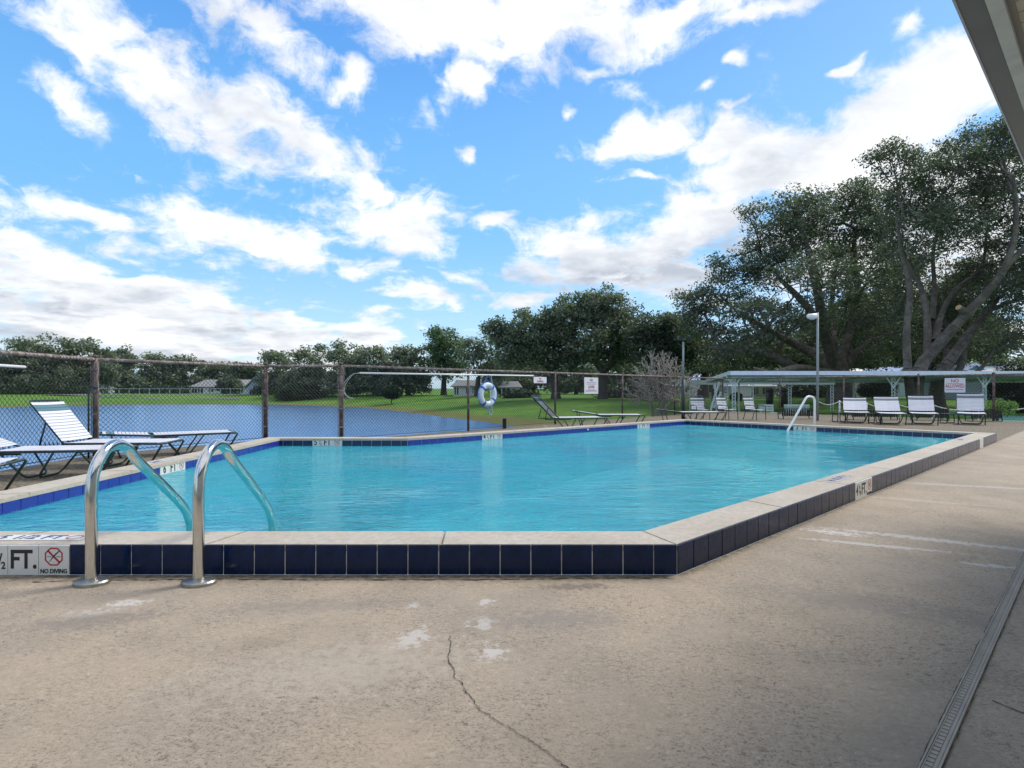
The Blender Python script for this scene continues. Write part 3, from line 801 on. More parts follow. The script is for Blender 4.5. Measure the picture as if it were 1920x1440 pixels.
# ================================================================ POOL LADDER RAILS
def ladder(x, label):
    t = thing('ladder_rail', label, 'pool handrail', (x, 2.78, 0), 0, 'stainless grab rails over the front curb')
    pts = [(0, 0, .0), (0, 0, .25), (0, 0, .44), (0, .022, .545), (0, .085, .625), (0, .175, .655), (0, .26, .625), (0, .335, .555), (0, .54, .435 - .035), (0, .76, .225), (0, .835, .13), (0, .862, .03), (0, .865, -.2), (0, .865, -.75)]
    MB().tube(smooth_path(pts, 7), .0262, 20).obj('rail', M_steel, t, True)
    mb = MB(); V = []; n = 28
    prof = [(1.0, 0), (1.0, .014), (.93, .021), (.40, .026)]
    for (k, z) in prof:
        for i in range(n):
            a = 2 * math.pi * i / n; V.append((math.cos(a) * .080 * k, math.sin(a) * .062 * k, z))
    Fc = [(r * n + i, r * n + (i + 1) % n, (r + 1) * n + (i + 1) % n, (r + 1) * n + i) for r in range(3) for i in range(n)] + [tuple(3 * n + i for i in range(n))]
    mb.add(V, Fc).obj('flange', M_steel_dull, t)
    return t
ladder(-2.02, 'shiny steel grab rail beside the white depth marker tiles, the one with a tan flange')
ladder(-1.505, 'second shiny steel grab rail, standing further from the white depth marker tiles')

# handrail over the steps at the shallow end
t = thing('step_handrail', 'white metal handrail leaning over the far pool steps beside the light pole', 'pool handrail', (6.6, 12.62, 0))
q = Vector((5.79 - 6.6, 12.18 - 12.62, 0))
pts = fillet([(0, 0, 0), (0, 0, .74), tuple(q * .28 + Vector((0, 0, .775))), tuple(q + Vector((0, 0, .03))), tuple(q * 1.05 + Vector((0, 0, -.5)))], .10, 5)
MB().tube(pts, .023, 12).obj('rail', M_alu, t, True)
MB().tube([(0, 0, 0), (0, 0, .02)], .06, 14).obj('flange', M_steel_dull, t)

# ================================================================ CHAIN LINK FENCE
fence = thing('chain_link_fence', 'rusty brown chain link fence running round the pool deck beside the lake', 'fence')
FZ = 1.34
def chain_mesh(P, Q, z0, z1, p=.033, r=.0034):
    P = Vector(P); Q = Vector(Q); L = (Q - P).length; d = (Q - P) / L
    n = int(L / p); p = L / n; m = int((z1 - z0) / p); dz = (z1 - z0) / m
    nrm2 = Vector((-d.y, d.x))
    ks = np.arange(n); js = np.arange(m + 1)
    K, J = np.meshgrid(ks, js, indexing='ij')
    off = (K + J) % 2
    s = (K + off) * p; z = z0 + J * dz
    bulge = np.where(off == 1, 1, -1) * r * .9
    C = np.stack([P.x + d.x * s + nrm2.x * bulge, P.y + d.y * s + nrm2.y * bulge, z], -1)     # n, m+1, 3
    # triangular wire section around each node (section in the horizontal plane plus along)
    ang = np.array([0, 2.094, 4.189]) + .5
    ring = np.stack([np.cos(ang)[:, None] * np.array([d.x, d.y, 0]) * 1.35 + np.sin(ang)[:, None] * np.array([nrm2.x, nrm2.y, 0])], 0)[0] * r
    V = C[:, :, None, :] + ring[None, None]
    idx = np.arange(n * (m + 1) * 3).reshape(n, m + 1, 3)
    F_ = []
    for q in range(3):
        q2 = (q + 1) % 3
        F_.append(np.stack([idx[:, :-1, q], idx[:, :-1, q2], idx[:, 1:, q2], idx[:, 1:, q]], -1).reshape(-1, 4))
    return mesh_from('wire_mesh', V.reshape(-1, 3), np.concatenate(F_), M_wire)
def fence_pt(i, px):
    a = Vector(FEN[i]); b = Vector(FEN[i + 1]); d = b - a; k = (px - CX) / F
    t = (k * a.y - a.x) / (d.x - k * d.y); return a + d * t
posts = {}
def post(p, r=.032, big=False, h=FZ + .03):
    mb = MB(); mb.tube([(p.x, p.y, -.02), (p.x, p.y, h)], r, 12); mb.tube([(p.x, p.y, h), (p.x, p.y, h + .02), (p.x, p.y, h + .035)], [r * 1.15, r * 1.1, r * .4], 12)
    o = mb.obj('post', M_rust, fence, True)
    if big:
        for z in (.25, .58, .90, 1.2):
            MB().tube([(p.x, p.y, z - .012), (p.x, p.y, z + .012)], r + .006, 12).obj('tension_band', M_rail, o)
        for sgn in (-1, 1):
            MB().tube([(p.x + sgn * (r + .016), p.y - .01, .05), (p.x + sgn * (r + .016), p.y - .01, FZ - .02)], .007, 6).obj('tension_bar', M_rail, o)
    return o
TERM = [3, 4, 5, 6, 7]
for i, p in enumerate(FEN):
    post(Vector(p), .034 if i in (3, 4, 5, 7) else .028, i in (3, 4, 5))
for (i, px) in ((5, 878), (5, 1041), (5, 1167), (5, 1265), (6, 1462), (6, 1582), (6, 1722)):
    post(fence_pt(i, px), .026)
for i in range(len(FEN) - 1):
    a = Vector(FEN[i]); b = Vector(FEN[i + 1]); L = (b - a).length
    MB().tube([(*a, FZ), (*b, FZ)], .0225, 8).obj('top_rail', M_rail, fence, True)
    # twisted wire selvage and ties wound round the rail
    d = (b - a) / L; nn_ = Vector((-d.y, d.x)); N = int(L / .06)
    hp = []
    for k in range(N * 6):
        A_ = k / 6 * 2 * math.pi; s = k / 6 * L / N
        c = a + d * s + nn_ * math.cos(A_) * .026
        hp.append((c.x, c.y, FZ + math.sin(A_) * .026))
    o = MB().tube(hp, .0055, 3).obj('selvage_wire', M_rail, fence, True); o['kind'] = 'stuff'
    MB().tube([(*a, .05), (*b, .05)], .005, 4).obj('bottom_wire', M_wire, fence)
    far = i >= 6
    o = link('wire_mesh', chain_mesh(a, b, .03, FZ - .012, .033 if not far else .05, .0026 if i < 3 else .0033), fence); o['kind'] = 'stuff'

# short post stub by the curb
p = fence_pt(5, 946)
MB().box(p.x - .045, p.y - .15, 0, p.x + .045, p.y - .06, .235).obj('post_stub', M_black)
tag(bpy.data.objects['post_stub'], 'short square black post standing at the fence right of the life ring', 'post')

# life ring
t5 = (Vector(FEN[6]) - Vector(FEN[5])).normalized(); n5 = Vector((t5.y, -t5.x))
p = fence_pt(5, 910); yl = p.y
ringc = Vector((p.x + n5.x * .07, p.y + n5.y * .07, zat(740, p.y)))
ring = thing('life_ring', 'white ring buoy with four blue bands hanging from the fence', 'life ring', tuple(ringc), math.atan2(t5.y, t5.x))
Rr, rt = .214, .066
def torus(R0, r0, a0, a1, ns, nt, sq=1.0):
    V = []; full = abs(a1 - a0 - 2 * math.pi) < 1e-6; m = ns if full else ns + 1
    for i in range(m):
        a = a0 + (a1 - a0) * i / ns
        for j in range(nt):
            b = 2 * math.pi * j / nt; q = R0 + r0 * math.cos(b)
            V.append((q * math.cos(a), r0 * .8 * math.sin(b), q * math.sin(a)))
    Fc = [(i * nt + j, ((i + 1) % m) * nt + j, ((i + 1) % m) * nt + (j + 1) % nt, i * nt + (j + 1) % nt) for i in range(ns) for j in range(nt)]
    return MB().add(V, Fc)
torus(Rr, rt, 0, 2 * math.pi, 40, 16).obj('float_ring', M_ring, ring, True)
for a in (50, 140, 235, 325):
    torus(Rr, rt + .004, R(a - 6), R(a + 6), 3, 16).obj('band', M_bluestrap, ring, True)
MB().tube([(math.cos(R(a)) * (Rr + rt + .012 + .02 * abs(math.sin(R(2 * (a - 50))))), 0, math.sin(R(a)) * (Rr + rt + .012 + .02 * abs(math.sin(R(2 * (a - 50)))))) for a in range(0, 360, 8)], .008, 6, True).obj('grab_rope', M_bluerope, ring, True)
topz = zat(703, yl) - ringc.z
for sx_ in (-1, 1):
    MB().tube(smooth_path([(0, -.02, topz), (sx_ * .10, -.02, topz * .72), (sx_ * .20, -.01, Rr * .75), (sx_ * .285, 0, 0)], 5), .008, 6).obj('hanging_rope', M_bluerope, ring, True)
MB().tube(smooth_path([(0.02, -.09, topz), (.05, -.10, .2), (.0, -.09, .05), (.03, -.09, -.14), (-.02, -.09, .1), (.04, -.1, -.3), (.06, -.09, -.42), (0, -.09, -.45), (-.05, -.09, -.38)], 6), .006, 6).obj('rope_tail', M_rope, ring, True)
MB().tube([(math.cos(R(a)) * .05 - .0, -.07, -.38 + .05 * math.sin(R(a))) for a in range(0, 360, 20)], .009, 6, True).obj('rope_coil', M_bluerope, ring, True)

# rescue hook pole along the fence
p0 = fence_pt(5, 672); p1 = fence_pt(5, 994)
t = thing('rescue_pole', 'long white pole with a wire hook hanging along the fence over the life ring', 'rescue pole', (p0.x + n5.x * .045, p0.y + n5.y * .045, 0))
o0 = Vector((0, 0, zat(699.5, p0.y))); o1 = Vector((p1.x - p0.x, p1.y - p0.y, zat(704.5, p1.y)))
MB().tube([o0, o1], .0165, 8).obj('pole', M_alu, t, True)
MB().tube([o1, o1 + (o1 - o0).normalized() * .06], .021, 8).obj('grip', M_white_paint, t, True)
hk = lambda px, py: Vector((xat(px, p0.y + .02) - p0.x, .02, zat(py, p0.y + .02)))
for dx in (0, 5):
    MB().tube(smooth_path([o0, hk(660 - dx * .3, 702), hk(648 - dx * .7, 716), hk(643 - dx * .3, 730), hk(647 - dx * .4, 741), hk(654 - dx, 745), hk(662 - dx, 747)], 6), .0055, 6).obj('hook', M_alu, t, True)
p0 = fence_pt(1, -330); p1 = fence_pt(2, 37)
t = thing('telescopic_pole', 'end of a white pole hanging along the fence at the left edge', 'pole', (p1.x + .06, p1.y, 0))
MB().tube([(0, 0, zat(688, p1.y)), (.33, -2.6, zat(688, p1.y) + .02)], .016, 8).obj('pole', M_alu, t, True)

# thin green standpipe near the first post
t = thing('green_standpipe', 'thin dark green pipe with a bent top beside the thick rusty post', 'pipe', (xat(166, 7.75), 7.75, 0))
MB().tube(fillet([(0, 0, 0), (0, 0, zat(735, 7.75)), (.03, 0, zat(722, 7.75)), (.09, 0, zat(726, 7.75))], .04), .012, 8).obj('pipe', M_dkgreen, t, True)
MB().tube([(.075, 0, zat(726, 7.75)), (.11, 0, zat(728, 7.75))], .022, 8).obj('nozzle', M_dkgreen, t)

# ================================================================ LOUNGE CHAIRS
strap_w = {}
def strap_mesh(width, m, wd=.037, th=.004):
    k = (width, m.name, wd)
    if k not in strap_w:
        x = wd / 2; y = width / 2
        V = []; ys = [-y, -y * .5, 0, y * .5, y]; sag = [0, -.006, -.008, -.006, 0]
        for yy, sg in zip(ys, sag):
            V += [(-x, yy, sg), (x, yy, sg), (x, yy, sg + th), (-x, yy, sg + th)]
        Fc = []
        for i in range(4):
            a = i * 4; b = a + 4
            for q in range(4): Fc.append((a + q, a + (q + 1) % 4, b + (q + 1) % 4, b + q))
        Fc += [(0, 3, 2, 1), (16, 17, 18, 19)]
        strap_w[k] = mesh_from('strap', V, Fc, m)
    return strap_w[k]
def chaise(loc, rz, ang, label, group, seat=1.12, back=.66, wd=.50, z=.29, bands=(1, 2), band_m=None, name='lounge_chair'):
    band_m = band_m or M_strap_teal
    t = thing(name, label, 'lounge chair', loc, rz, group)
    hw = wd / 2; r = .0125
    # side rails of the seat, joined by the foot bar
    for s in (-1, 1):
        MB().tube([(-.02, s * hw, z - .005), (seat, s * hw, z - .005)], r, 8).obj('side_rail', M_frame, t, True)
        o = MB().tube(fillet([(seat - .01, s * hw, z - .005), (seat + .02, s * hw, z - .012), (seat - .14, s * hw, 0.006)], .03), r, 8).obj('leg', M_frame, t, True)
    MB().tube([(seat, -hw, z - .005), (seat, hw, z - .005)], r, 8).obj('end_bar', M_frame, t, True)
    # two bent U legs
    for (xt, xb) in ((.60, .42), (.10, .30)):
        MB().tube(fillet([(xt, -hw, z - .01), (xb, -hw + .06, .012), (xb, hw - .06, .012), (xt, hw, z - .01)], .08, 5), r * .9, 8).obj('leg', M_frame, t, True)
    for s in (-1, 1):
        MB().tube([(-.05, s * (hw - .03), z - .03), (.28, s * (hw - .03), z - .03)], r * .7, 6).obj('ratchet_bar', M_frame, t, True)
    # back
    c, s_ = math.cos(ang), math.sin(ang)
    bk = lambda a, y, up=0: (-a * c - up * s_ * 0 + 0, y, z + a * s_ + up)
    MB().tube(fillet([bk(0, -hw), bk(back, -hw), bk(back, hw), bk(0, hw)], .06), r, 8).obj('back_frame', M_frame, t, True)
    if ang > .3:
        for s in (-1, 1):
            a = .34; b0 = Vector(bk(a, s * (hw - .02))); b1 = Vector((-.30 * c - .10, s * (hw - .02), z - .02))
            MB().tube([b0, b1], r * .8, 6).obj('prop', M_frame, t, True)
            MB().tube([b1, (0, s * (hw - .02), z - .03)], r * .7, 6).obj('prop', M_frame, t, True)
            mb = MB()
            for k in range(4):
                q = b1.lerp(Vector((0, s * (hw - .02), z - .03)), .25 + .16 * k); mb.tube([q, q + Vector((-.012, 0, .04))], .006, 5)
            mb.obj('notch', M_frame, t)['kind'] = 'stuff'
    else:
        MB().tube(fillet([bk(back * .8, -hw), (-back * .62, -hw + .05, .01), (-back * .62, hw - .05, .01), bk(back * .8, hw)], .07), r * .9, 8).obj('leg', M_frame, t, True)
    stw = .0445
    for k in range(int((seat - .03) / stw)):
        link('strap', strap_mesh(wd + .03, M_strap), t, (.03 + k * stw, 0, z + .010), (0, rng.uniform(-.03, .03), 0))
    nb = int((back - .05) / stw)
    for k in range(nb):
        a = back - .055 - k * stw
        m = band_m if k in bands else M_strap
        x, y, zz_ = bk(a, 0, .010); off = .012
        o = link('strap', strap_mesh(wd + .03, m), t, (x + s_ * off, 0, zz_ - .010 + c * off), (0, ang, 0))
        if k in bands: o['label'] = 'dark teal strap'
    return t
GL = 'strap lounge chairs on the left deck'
chaise((-5.26, 7.02, 0), R(3), R(52), 'white strap lounge chair with raised back and teal band by the lake', GL, seat=1.10, back=.64)
chaise((-5.36, 6.12, 0), R(9), R(23), 'white strap lounge chair with its back barely raised, seat reaching behind the grab rail', GL, seat=1.16)
chaise((-5.02, 8.10, 0), R(36), R(4), 'flat white strap lounge chair right against the fence by the thick rusty post', GL, seat=1.02, back=.62)
chaise((-5.42, 4.72, 0), R(20), R(20), 'white strap lounge chair cut off by the left edge, only its foot end showing', GL, seat=1.08)
GF = 'strap lounge chairs along the lake fence'
chaise((.95, 12.7, 0), R(15), R(45), 'strap lounge chair with raised back standing right of the life ring', GF, seat=1.10, back=.68)
chaise((2.12, 14.15, 0), R(1), R(9), 'flat strap lounge chair in front of the fence below the white ALLOWED sign', GF, seat=1.06)
chaise((4.58, 15.75, 0), R(1), R(7), 'flat strap lounge chair at the far pool corner in front of the bare bush', GF, seat=1.14, back=.62)
GR = 'strap lounge chairs facing the pool at the right'
def chaise_foot(px, py, pxtop, Ytop, ang, label, back=.62, seat=1.0):
    yf = (H - .29) * F / (py - HY); f = Vector((xat(px, yf), yf, 0)); tpt = Vector((xat(pxtop, Ytop), Ytop, 0))
    d = (f - tpt).normalized(); rz = math.atan2(d.y, d.x); hinge = f - d * seat
    return chaise(tuple(hinge), rz, ang, label, GR, seat=seat, back=back, wd=.54, bands=(1,) if False else (1, 2), band_m=M_strap_grey)
chaise_foot(1607, 774, 1600, 17.2, R(38), 'strap lounge chair with raised back nearest to the light pole, facing the pool')
chaise_foot(1676, 776, 1656, 16.4, R(42), 'leaning strap lounge chair second from the light pole, before the white canopy post')
chaise_foot(1735, 776, 1722, 16.4, R(46), 'strap lounge chair with raised back in front of the great oak trunk')
chaise_foot(1822, 776, 1817, 16.4, R(55), 'upright strap lounge chair nearest the thick fence post at right')

# arm chairs
def arm_chair(loc, rz, label):
    t = thing('arm_chair', label, 'chair', loc, rz, 'strap arm chairs by the far corner')
    hw = .20; z = .29; r = .011
    for s in (-1, 1):
        MB().tube(fillet([(.24, s * hw, 0), (.22, s * hw, .42), (-.16, s * hw, .44), (-.20, s * hw, .30)], .05), r, 7).obj('arm', M_frame, t, True)
        MB().tube([(-.24, s * hw, 0), (-.15, s * hw, z)], r, 7).obj('leg', M_frame, t, True)
        MB().tube([(-.17, s * hw, z), (.22, s * hw, z)], r, 7).obj('side_rail', M_frame, t, True)
    MB().tube(fillet([(-.16, -hw, z), (-.27, -hw, .70), (-.27, hw, .70), (-.16, hw, z)], .05), r, 7).obj('back_frame', M_frame, t, True)
    for k in range(8): link('strap', strap_mesh(.42, M_strap), t, (-.13 + k * .045, 0, z + .01))
    for k in range(7):
        q = .05 + k * .048
        o = link('strap', strap_mesh(.42, M_strap_grey if k == 5 else M_strap), t, (-.16 - .11 * q / .41 + .012, 0, z + q), (0, R(75), 0))
        if k == 5: o['label'] = 'dark grey strap'
    return t
arm_chair((5.62, 17.3, 0), R(-85), 'white strap arm chair with green frame standing behind the flat lounge chair')
arm_chair((6.50, 17.5, 0), R(-60), 'white strap arm chair turned to the right, standing by the crossed white braces')
arm_chair((7.25, 17.3, 0), R(-62), 'white strap arm chair in front of the trash cans, next to the pale bench')

# black slatted benches and small tables behind the lounge chairs
def black_bench(loc, rz, wd, label):
    t = thing('slatted_bench', label, 'bench', loc, rz, 'black slatted metal benches')
    mb = MB()
    n = int(wd / .065)
    for k in range(n + 1):
        x = -wd / 2 + wd * k / n; mb.box(x - .02, -.01, .09, x + .02, .01, .31)
    o = mb.obj('back_slats', M_black, t); o['kind'] = 'stuff'
    mb = MB()
    for k in range(n + 1):
        x = -wd / 2 + wd * k / n; mb.box(x - .014, .03, .150, x + .014, .32, .165)
    o = mb.obj('seat_slats', M_black, t); o['kind'] = 'stuff'
    MB().box(-wd / 2 - .02, -.018, .325, wd / 2 + .02, .018, .35).obj('top_rail', M_black, t)
    MB().box(-wd / 2 - .02, -.018, .115, wd / 2 + .02, .018, .14).obj('lower_rail', M_black, t)
    for s in (-1, 1):
        MB().tube(fillet([(s * wd / 2, 0, .3), (s * wd / 2, -.04, 0), (s * wd / 2, .30, 0), (s * wd / 2, .33, .27), (s * wd / 2, .0, .28)], .04), .014, 7).obj('leg', M_black, t, True)
    return t
black_bench((xat(1497, 17.6), 17.6, 0), R(0), .95, 'black slatted bench standing alone behind the leaning white handrail')
black_bench((xat(1640, 17.1), 17.1, 0), R(-4), 1.25, 'black slatted bench behind the two lounge chairs nearest the light pole')
black_bench((xat(1748, 16.9), 16.9, 0), R(-8), .85, 'black slatted bench just right of the lounge chair before the oak trunk')
black_bench((xat(1850, 16.4), 16.4, 0), R(-8), .75, 'black slatted bench beside the thick rusty fence post')
def loop_table(loc, label):
    t = thing('side_table', label, 'side table', loc, R(20), 'small black side tables')
    MB().prism([(math.cos(a) * .17, math.sin(a) * .17) for a in [i * math.pi / 6 for i in range(12)]], .245, .262).obj('table_top', M_black, t)
    for k in range(2):
        s = -1 if k else 1
        MB().tube(fillet([(s * .13, -.08, .25), (s * .15, -.09, .01), (s * .15, .09, .01), (s * .13, .08, .25)], .04), .012, 6).obj('leg', M_black, t, True)
loop_table((xat(1573, 16.2), 16.2, 0), 'small black side table left of the lounge chair nearest the light pole')
loop_table((xat(1641, 15.7), 15.7, 0), 'small black side table between the first two right lounge chairs')
loop_table((xat(1776, 15.6), 15.6, 0), 'small black side table between the two right end lounge chairs')

# ================================================================ POLES, SIGNS
def sign(px0, px1, py0, py1, seg, name, label, lines, yy=None, rzf=None):
    if seg is not None:
        a = fence_pt(seg, px0); b = fence_pt(seg, px1); d = (b - a); L = d.length; d /= L; ym = (a.y + b.y) / 2
    else:
        ym = yy; a = Vector((xat(px0, ym), ym)); b = Vector((xat(px1, ym), ym)); d = (b - a); L = d.length; d /= L
    nn_ = Vector((d.y, -d.x)); c = (a + b) / 2 + nn_ * .045
    z0 = zat(py1, ym); z1 = zat(py0, ym); h = z1 - z0
    t = thing(name, label, 'sign', (c.x, c.y, (z0 + z1) / 2), math.atan2(d.y, d.x))
    bm = bmesh.new(); bmesh.ops.create_cube(bm, size=1); bmesh.ops.scale(bm, verts=bm.verts, vec=(L, .006, h)); bmesh.ops.bevel(bm, geom=bm.edges[:], offset=.002, segments=1, affect='EDGES')
    me = bpy.data.meshes.new('panel'); bm.to_mesh(me); bm.free(); me.materials.append(M_sign); link('panel', me, t)
    for (txt, z, size, m, wdt) in lines:
        if txt is None:      # a line of print too small to read
            MB().box(-L * wdt / 2, -.0045, z * h - h * size / 2, L * wdt / 2, -.0032, z * h + h * size / 2).obj('fine_print', m, t)
        else: glyph(t, txt, size * h, m, 0, z * h, -.0045, wdt, .004 * h)
    for sx_ in (-1, 1): MB().tube([(sx_ * L * .4, -.008, h * .42), (sx_ * L * .4, .05, h * .46)], .004, 5).obj('wire_tie', M_steel_dull, t)
    return t
M_print = mat('grey_print', (.28, .24, .34), .6)
sign(998, 1022, 707, 718.5, 5, 'dumping_sign', 'small white sign with NO DUMPING in red at the end of the rescue pole', [('NO', .22, .42, M_red, .9), ('DUMPING', -.22, .46, M_red, .82)])
sign(1093, 1119, 708, 738.5, 5, 'rules_sign', 'tall white sign with red ALLOWED on the fence left of the bare bush', [('NO', .34, .24, M_red, .9), (None, .19, .03, M_print, .7), (None, .10, .03, M_print, .66), ('ALLOWED', -.08, .24, M_red, .60), (None, -.25, .025, M_red, .55), (None, -.32, .05, M_print, .82)])
pp = Vector((xat(1863, 16.7), 16.7))
sign(1772, 1811, 709, 736, 6, 'rules_sign', 'white sign with red ALLOWED on the fence before the oak trunks at right', [('NO', .30, .32, M_red, .9), (None, .12, .03, M_print, .8), ('ALLOWED', -.06, .32, M_red, .72), (None, -.30, .05, M_print, .85)])

M_polegrey = mat('pole_grey_paint', (.22, .27, .28), .5, vary=.1)
t = thing('light_pole', 'slim grey light pole with a small lamp box standing behind the shallow end', 'light pole', (xat(1533, 16.7), 16.7, 0))
ztop = zat(586, 16.7)
MB().tube([(0, 0, 0), (0, 0, ztop)], [.035, .030], 12).obj('pole', M_polegrey, t, True)
mb = MB().tube([(-.30, 0, ztop - .115), (-.27, 0, ztop - .11), (-.03, 0, ztop - .10), (-.01, 0, ztop - .10)], [.04, .07, .08, .045], 12)
mb.obj('lamp_housing', M_white_paint, t, True)
V = []; Fc = []
mb = MB(); prof = [(.0, .005), (.085, -.0), (.105, -.04), (.095, -.11), (.06, -.14), (.0, -.15)]
for (rr_, dz) in prof:
    for i in range(14): a = 2 * math.pi * i / 14; V.append((-.16 + rr_ * math.cos(a), rr_ * math.sin(a), ztop - .06 + dz))
Fc = [(r * 14 + i, (r + 1) * 14 + i, (r + 1) * 14 + (i + 1) % 14, r * 14 + (i + 1) % 14) for r in range(5) for i in range(14)]
mb.add(V, Fc).obj('lamp_lens', M_ring, t, True)
t = thing('floodlight_pole', 'dark green pole with two floodlights at its top beside the bare bush', 'light pole', (xat(1281, 17.4), 17.4, 0))
MB().tube([(0, 0, 0), (0, 0, zat(712, 17.4))], .055, 10).obj('base_pole', M_dkgreen, t, True)
MB().tube([(0, 0, zat(712, 17.4)), (0, 0, zat(641, 17.4))], .030, 8).obj('upper_pole', M_polegrey, t, True)
zf = zat(637, 17.4)
MB().tube([(-.13, 0, zf), (.16, 0, zf)], .018, 6).obj('cross_arm', M_dkgreen, t, True)
for (x, a) in ((-.11, .5), (.17, -.6)):
    o = MB().add([(-.07, -.05, -.07), (.07, -.05, -.07), (.07, -.05, .07), (-.07, -.05, .07), (-.04, .06, -.04), (.04, .06, -.04), (.04, .06, .04), (-.04, .06, .04)], [(0, 1, 2, 3), (4, 7, 6, 5), (0, 4, 5, 1), (1, 5, 6, 2), (2, 6, 7, 3), (3, 7, 4, 0)]).obj('floodlight', M_dkgreen, t)
    o.location = (x, 0, zf + .06); o.rotation_euler = (.4, 0, a)

# ================================================================ SHADE CANOPIES, COURT
def lattice_post(parent, x, y, z0, z1, wd=.16, name='post'):
    o = MB().tube([(x - wd / 2, y, z0), (x - wd / 2, y, z1)], .016, 5).obj(name, M_canopy_post, parent)
    MB().tube([(x + wd / 2, y, z0), (x + wd / 2, y, z1)], .016, 5).obj('upright', M_canopy_post, o)
    mb = MB(); k = int((z1 - z0) / wd)
    for i in range(k):
        za = z0 + (z1 - z0) * i / k; zb = z0 + (z1 - z0) * (i + 1) / k; s = 1 if i % 2 else -1
        mb.tube([(x - s * wd / 2, y, za), (x + s * wd / 2, y, zb)], .011, 4); mb.tube([(x + s * wd / 2, y, za), (x - s * wd / 2, y, zb)], .011, 4)
    mb.obj('lacing', M_canopy_post, o)
    return o
def corrugated(x0, y0, z0, x1, y1, z1, pitch, amp, m, name, parent, th=.02):
    """roof sheet, ridges run from the front edge (y0) to the back edge (y1)"""
    n = int((x1 - x0) / pitch * 4); V = []
    for i in range(n + 1):
        x = x0 + (x1 - x0) * i / n; q = amp * (1 if (i % 4) in (1, 2) else 0)
        V += [(x, y0, z0 + q), (x, y1, z1 + q), (x, y0, z0 + q - th), (x, y1, z1 + q - th)]
    Fc = []
    for i in range(n):
        a = 4 * i; b = a + 4
        Fc += [(a, b, b + 1, a + 1), (a + 2, a + 3, b + 3, b + 2), (a, a + 2, b + 2, b), (a + 1, b + 1, b + 3, a + 3)]
    return MB().add(V, Fc).obj(name, m, parent)
t = thing('shade_canopy', 'long flat metal shade canopy on white lattice posts behind the right lounge chairs', 'canopy', (0, 28, 0))
cz = zat(697.5, 28); gz = -.45; czb = zat(712, 31.4)
corrugated(xat(1369, 28), 0, cz, 30, 3.4, czb, .30, .045, M_canopy, 'roof_sheet', t)
MB().box(xat(1369, 28) - .02, -.05, cz - .15, 30, -.005, cz + .045).obj('fascia', M_canopy, t)
MB().box(xat(1369, 28) - .02, -.012, cz - .205, 30, .06, cz - .152).obj('gutter', M_eave, t)
MB().add([(xat(1369, 28) - .05, -.05, cz - .14), (xat(1369, 28) - .05, 3.4, czb - .14), (xat(1369, 28) - .05, 3.4, czb + .03), (xat(1369, 28) - .05, -.05, cz + .05), (xat(1369, 28) - .01, -.05, cz - .14), (xat(1369, 28) - .01, 3.4, czb - .14), (xat(1369, 28) - .01, 3.4, czb + .03), (xat(1369, 28) - .01, -.05, cz + .05)], [(0, 3, 2, 1), (4, 5, 6, 7), (0, 1, 5, 4), (2, 3, 7, 6), (3, 0, 4, 7), (1, 2, 6, 5)]).obj('end_fascia', M_canopy_g, t)
MB().box(xat(1369, 28), 3.33, czb - .16, 30, 3.4, czb - .03).obj('back_beam', M_canopy_g, t)
for px in (1376, 1675, 1846, 2000):
    po = lattice_post(t, xat(px, 28.3), .3, gz, cz - .05)
    for s in (-1, 1): MB().tube([(xat(px, 28.3), .3, cz - .75), (xat(px, 28.3) + s * .42, .3, cz - .12)], .03, 5).obj('brace', M_canopy_post, t)
for px in (1388, 1605, 1800): MB().tube([(xat(px, 31), 3.2, gz), (xat(px, 31), 3.2, czb - .1)], .05, 6).obj('rear_post', M_canopy_g, t)
for k in range(8):
    x = xat(1369, 28) + .4 + k * 2.3
    MB().add([(x, 0.0, cz - .09), (x + .06, 0.0, cz - .09), (x + .06, 3.35, czb - .13), (x, 3.35, czb - .13), (x, 0, cz - .03), (x + .06, 0, cz - .03), (x + .06, 3.35, czb - .03), (x, 3.35, czb - .03)], [(0, 1, 2, 3), (0, 4, 5, 1), (1, 5, 6, 2), (2, 6, 7, 3), (3, 7, 4, 0), (4, 7, 6, 5)]).obj('rafter', M_canopy_g, t)
# crossed loose braces at its left end
xb = lambda px: xat(px, 27.6)
for (a, b, c, d) in ((1349, 716, 1328, 786), (1352, 735, 1338, 765), (1340, 720, 1345, 780)):
    MB().tube([(xb(a), -.4, zat(b, 27.6)), (xb(c), -.4, max(gz, zat(d, 27.6)))], .055, 6).obj('brace', M_canopy_post, t)

t = thing('shade_canopy', 'lower pale green shade canopy left of and behind the long one', 'canopy', (0, 33, 0))
cz2 = zat(714, 33); 
corrugated(xat(1266, 33), 0, cz2, xat(1565, 33), 2.6, cz2 - .15, .30, .04, M_canopy_g, 'roof_sheet', t)
MB().box(xat(1266, 33), -.04, cz2 - .22, xat(1565, 33), -.003, cz2 + .04).obj('fascia', M_canopy_g, t)
for px in (1296, 1362, 1410, 1481, 1560):
    lattice_post(t, xat(px, 33.1), .1, hgt(xat(px, 33), 33), cz2 - .1, .17)

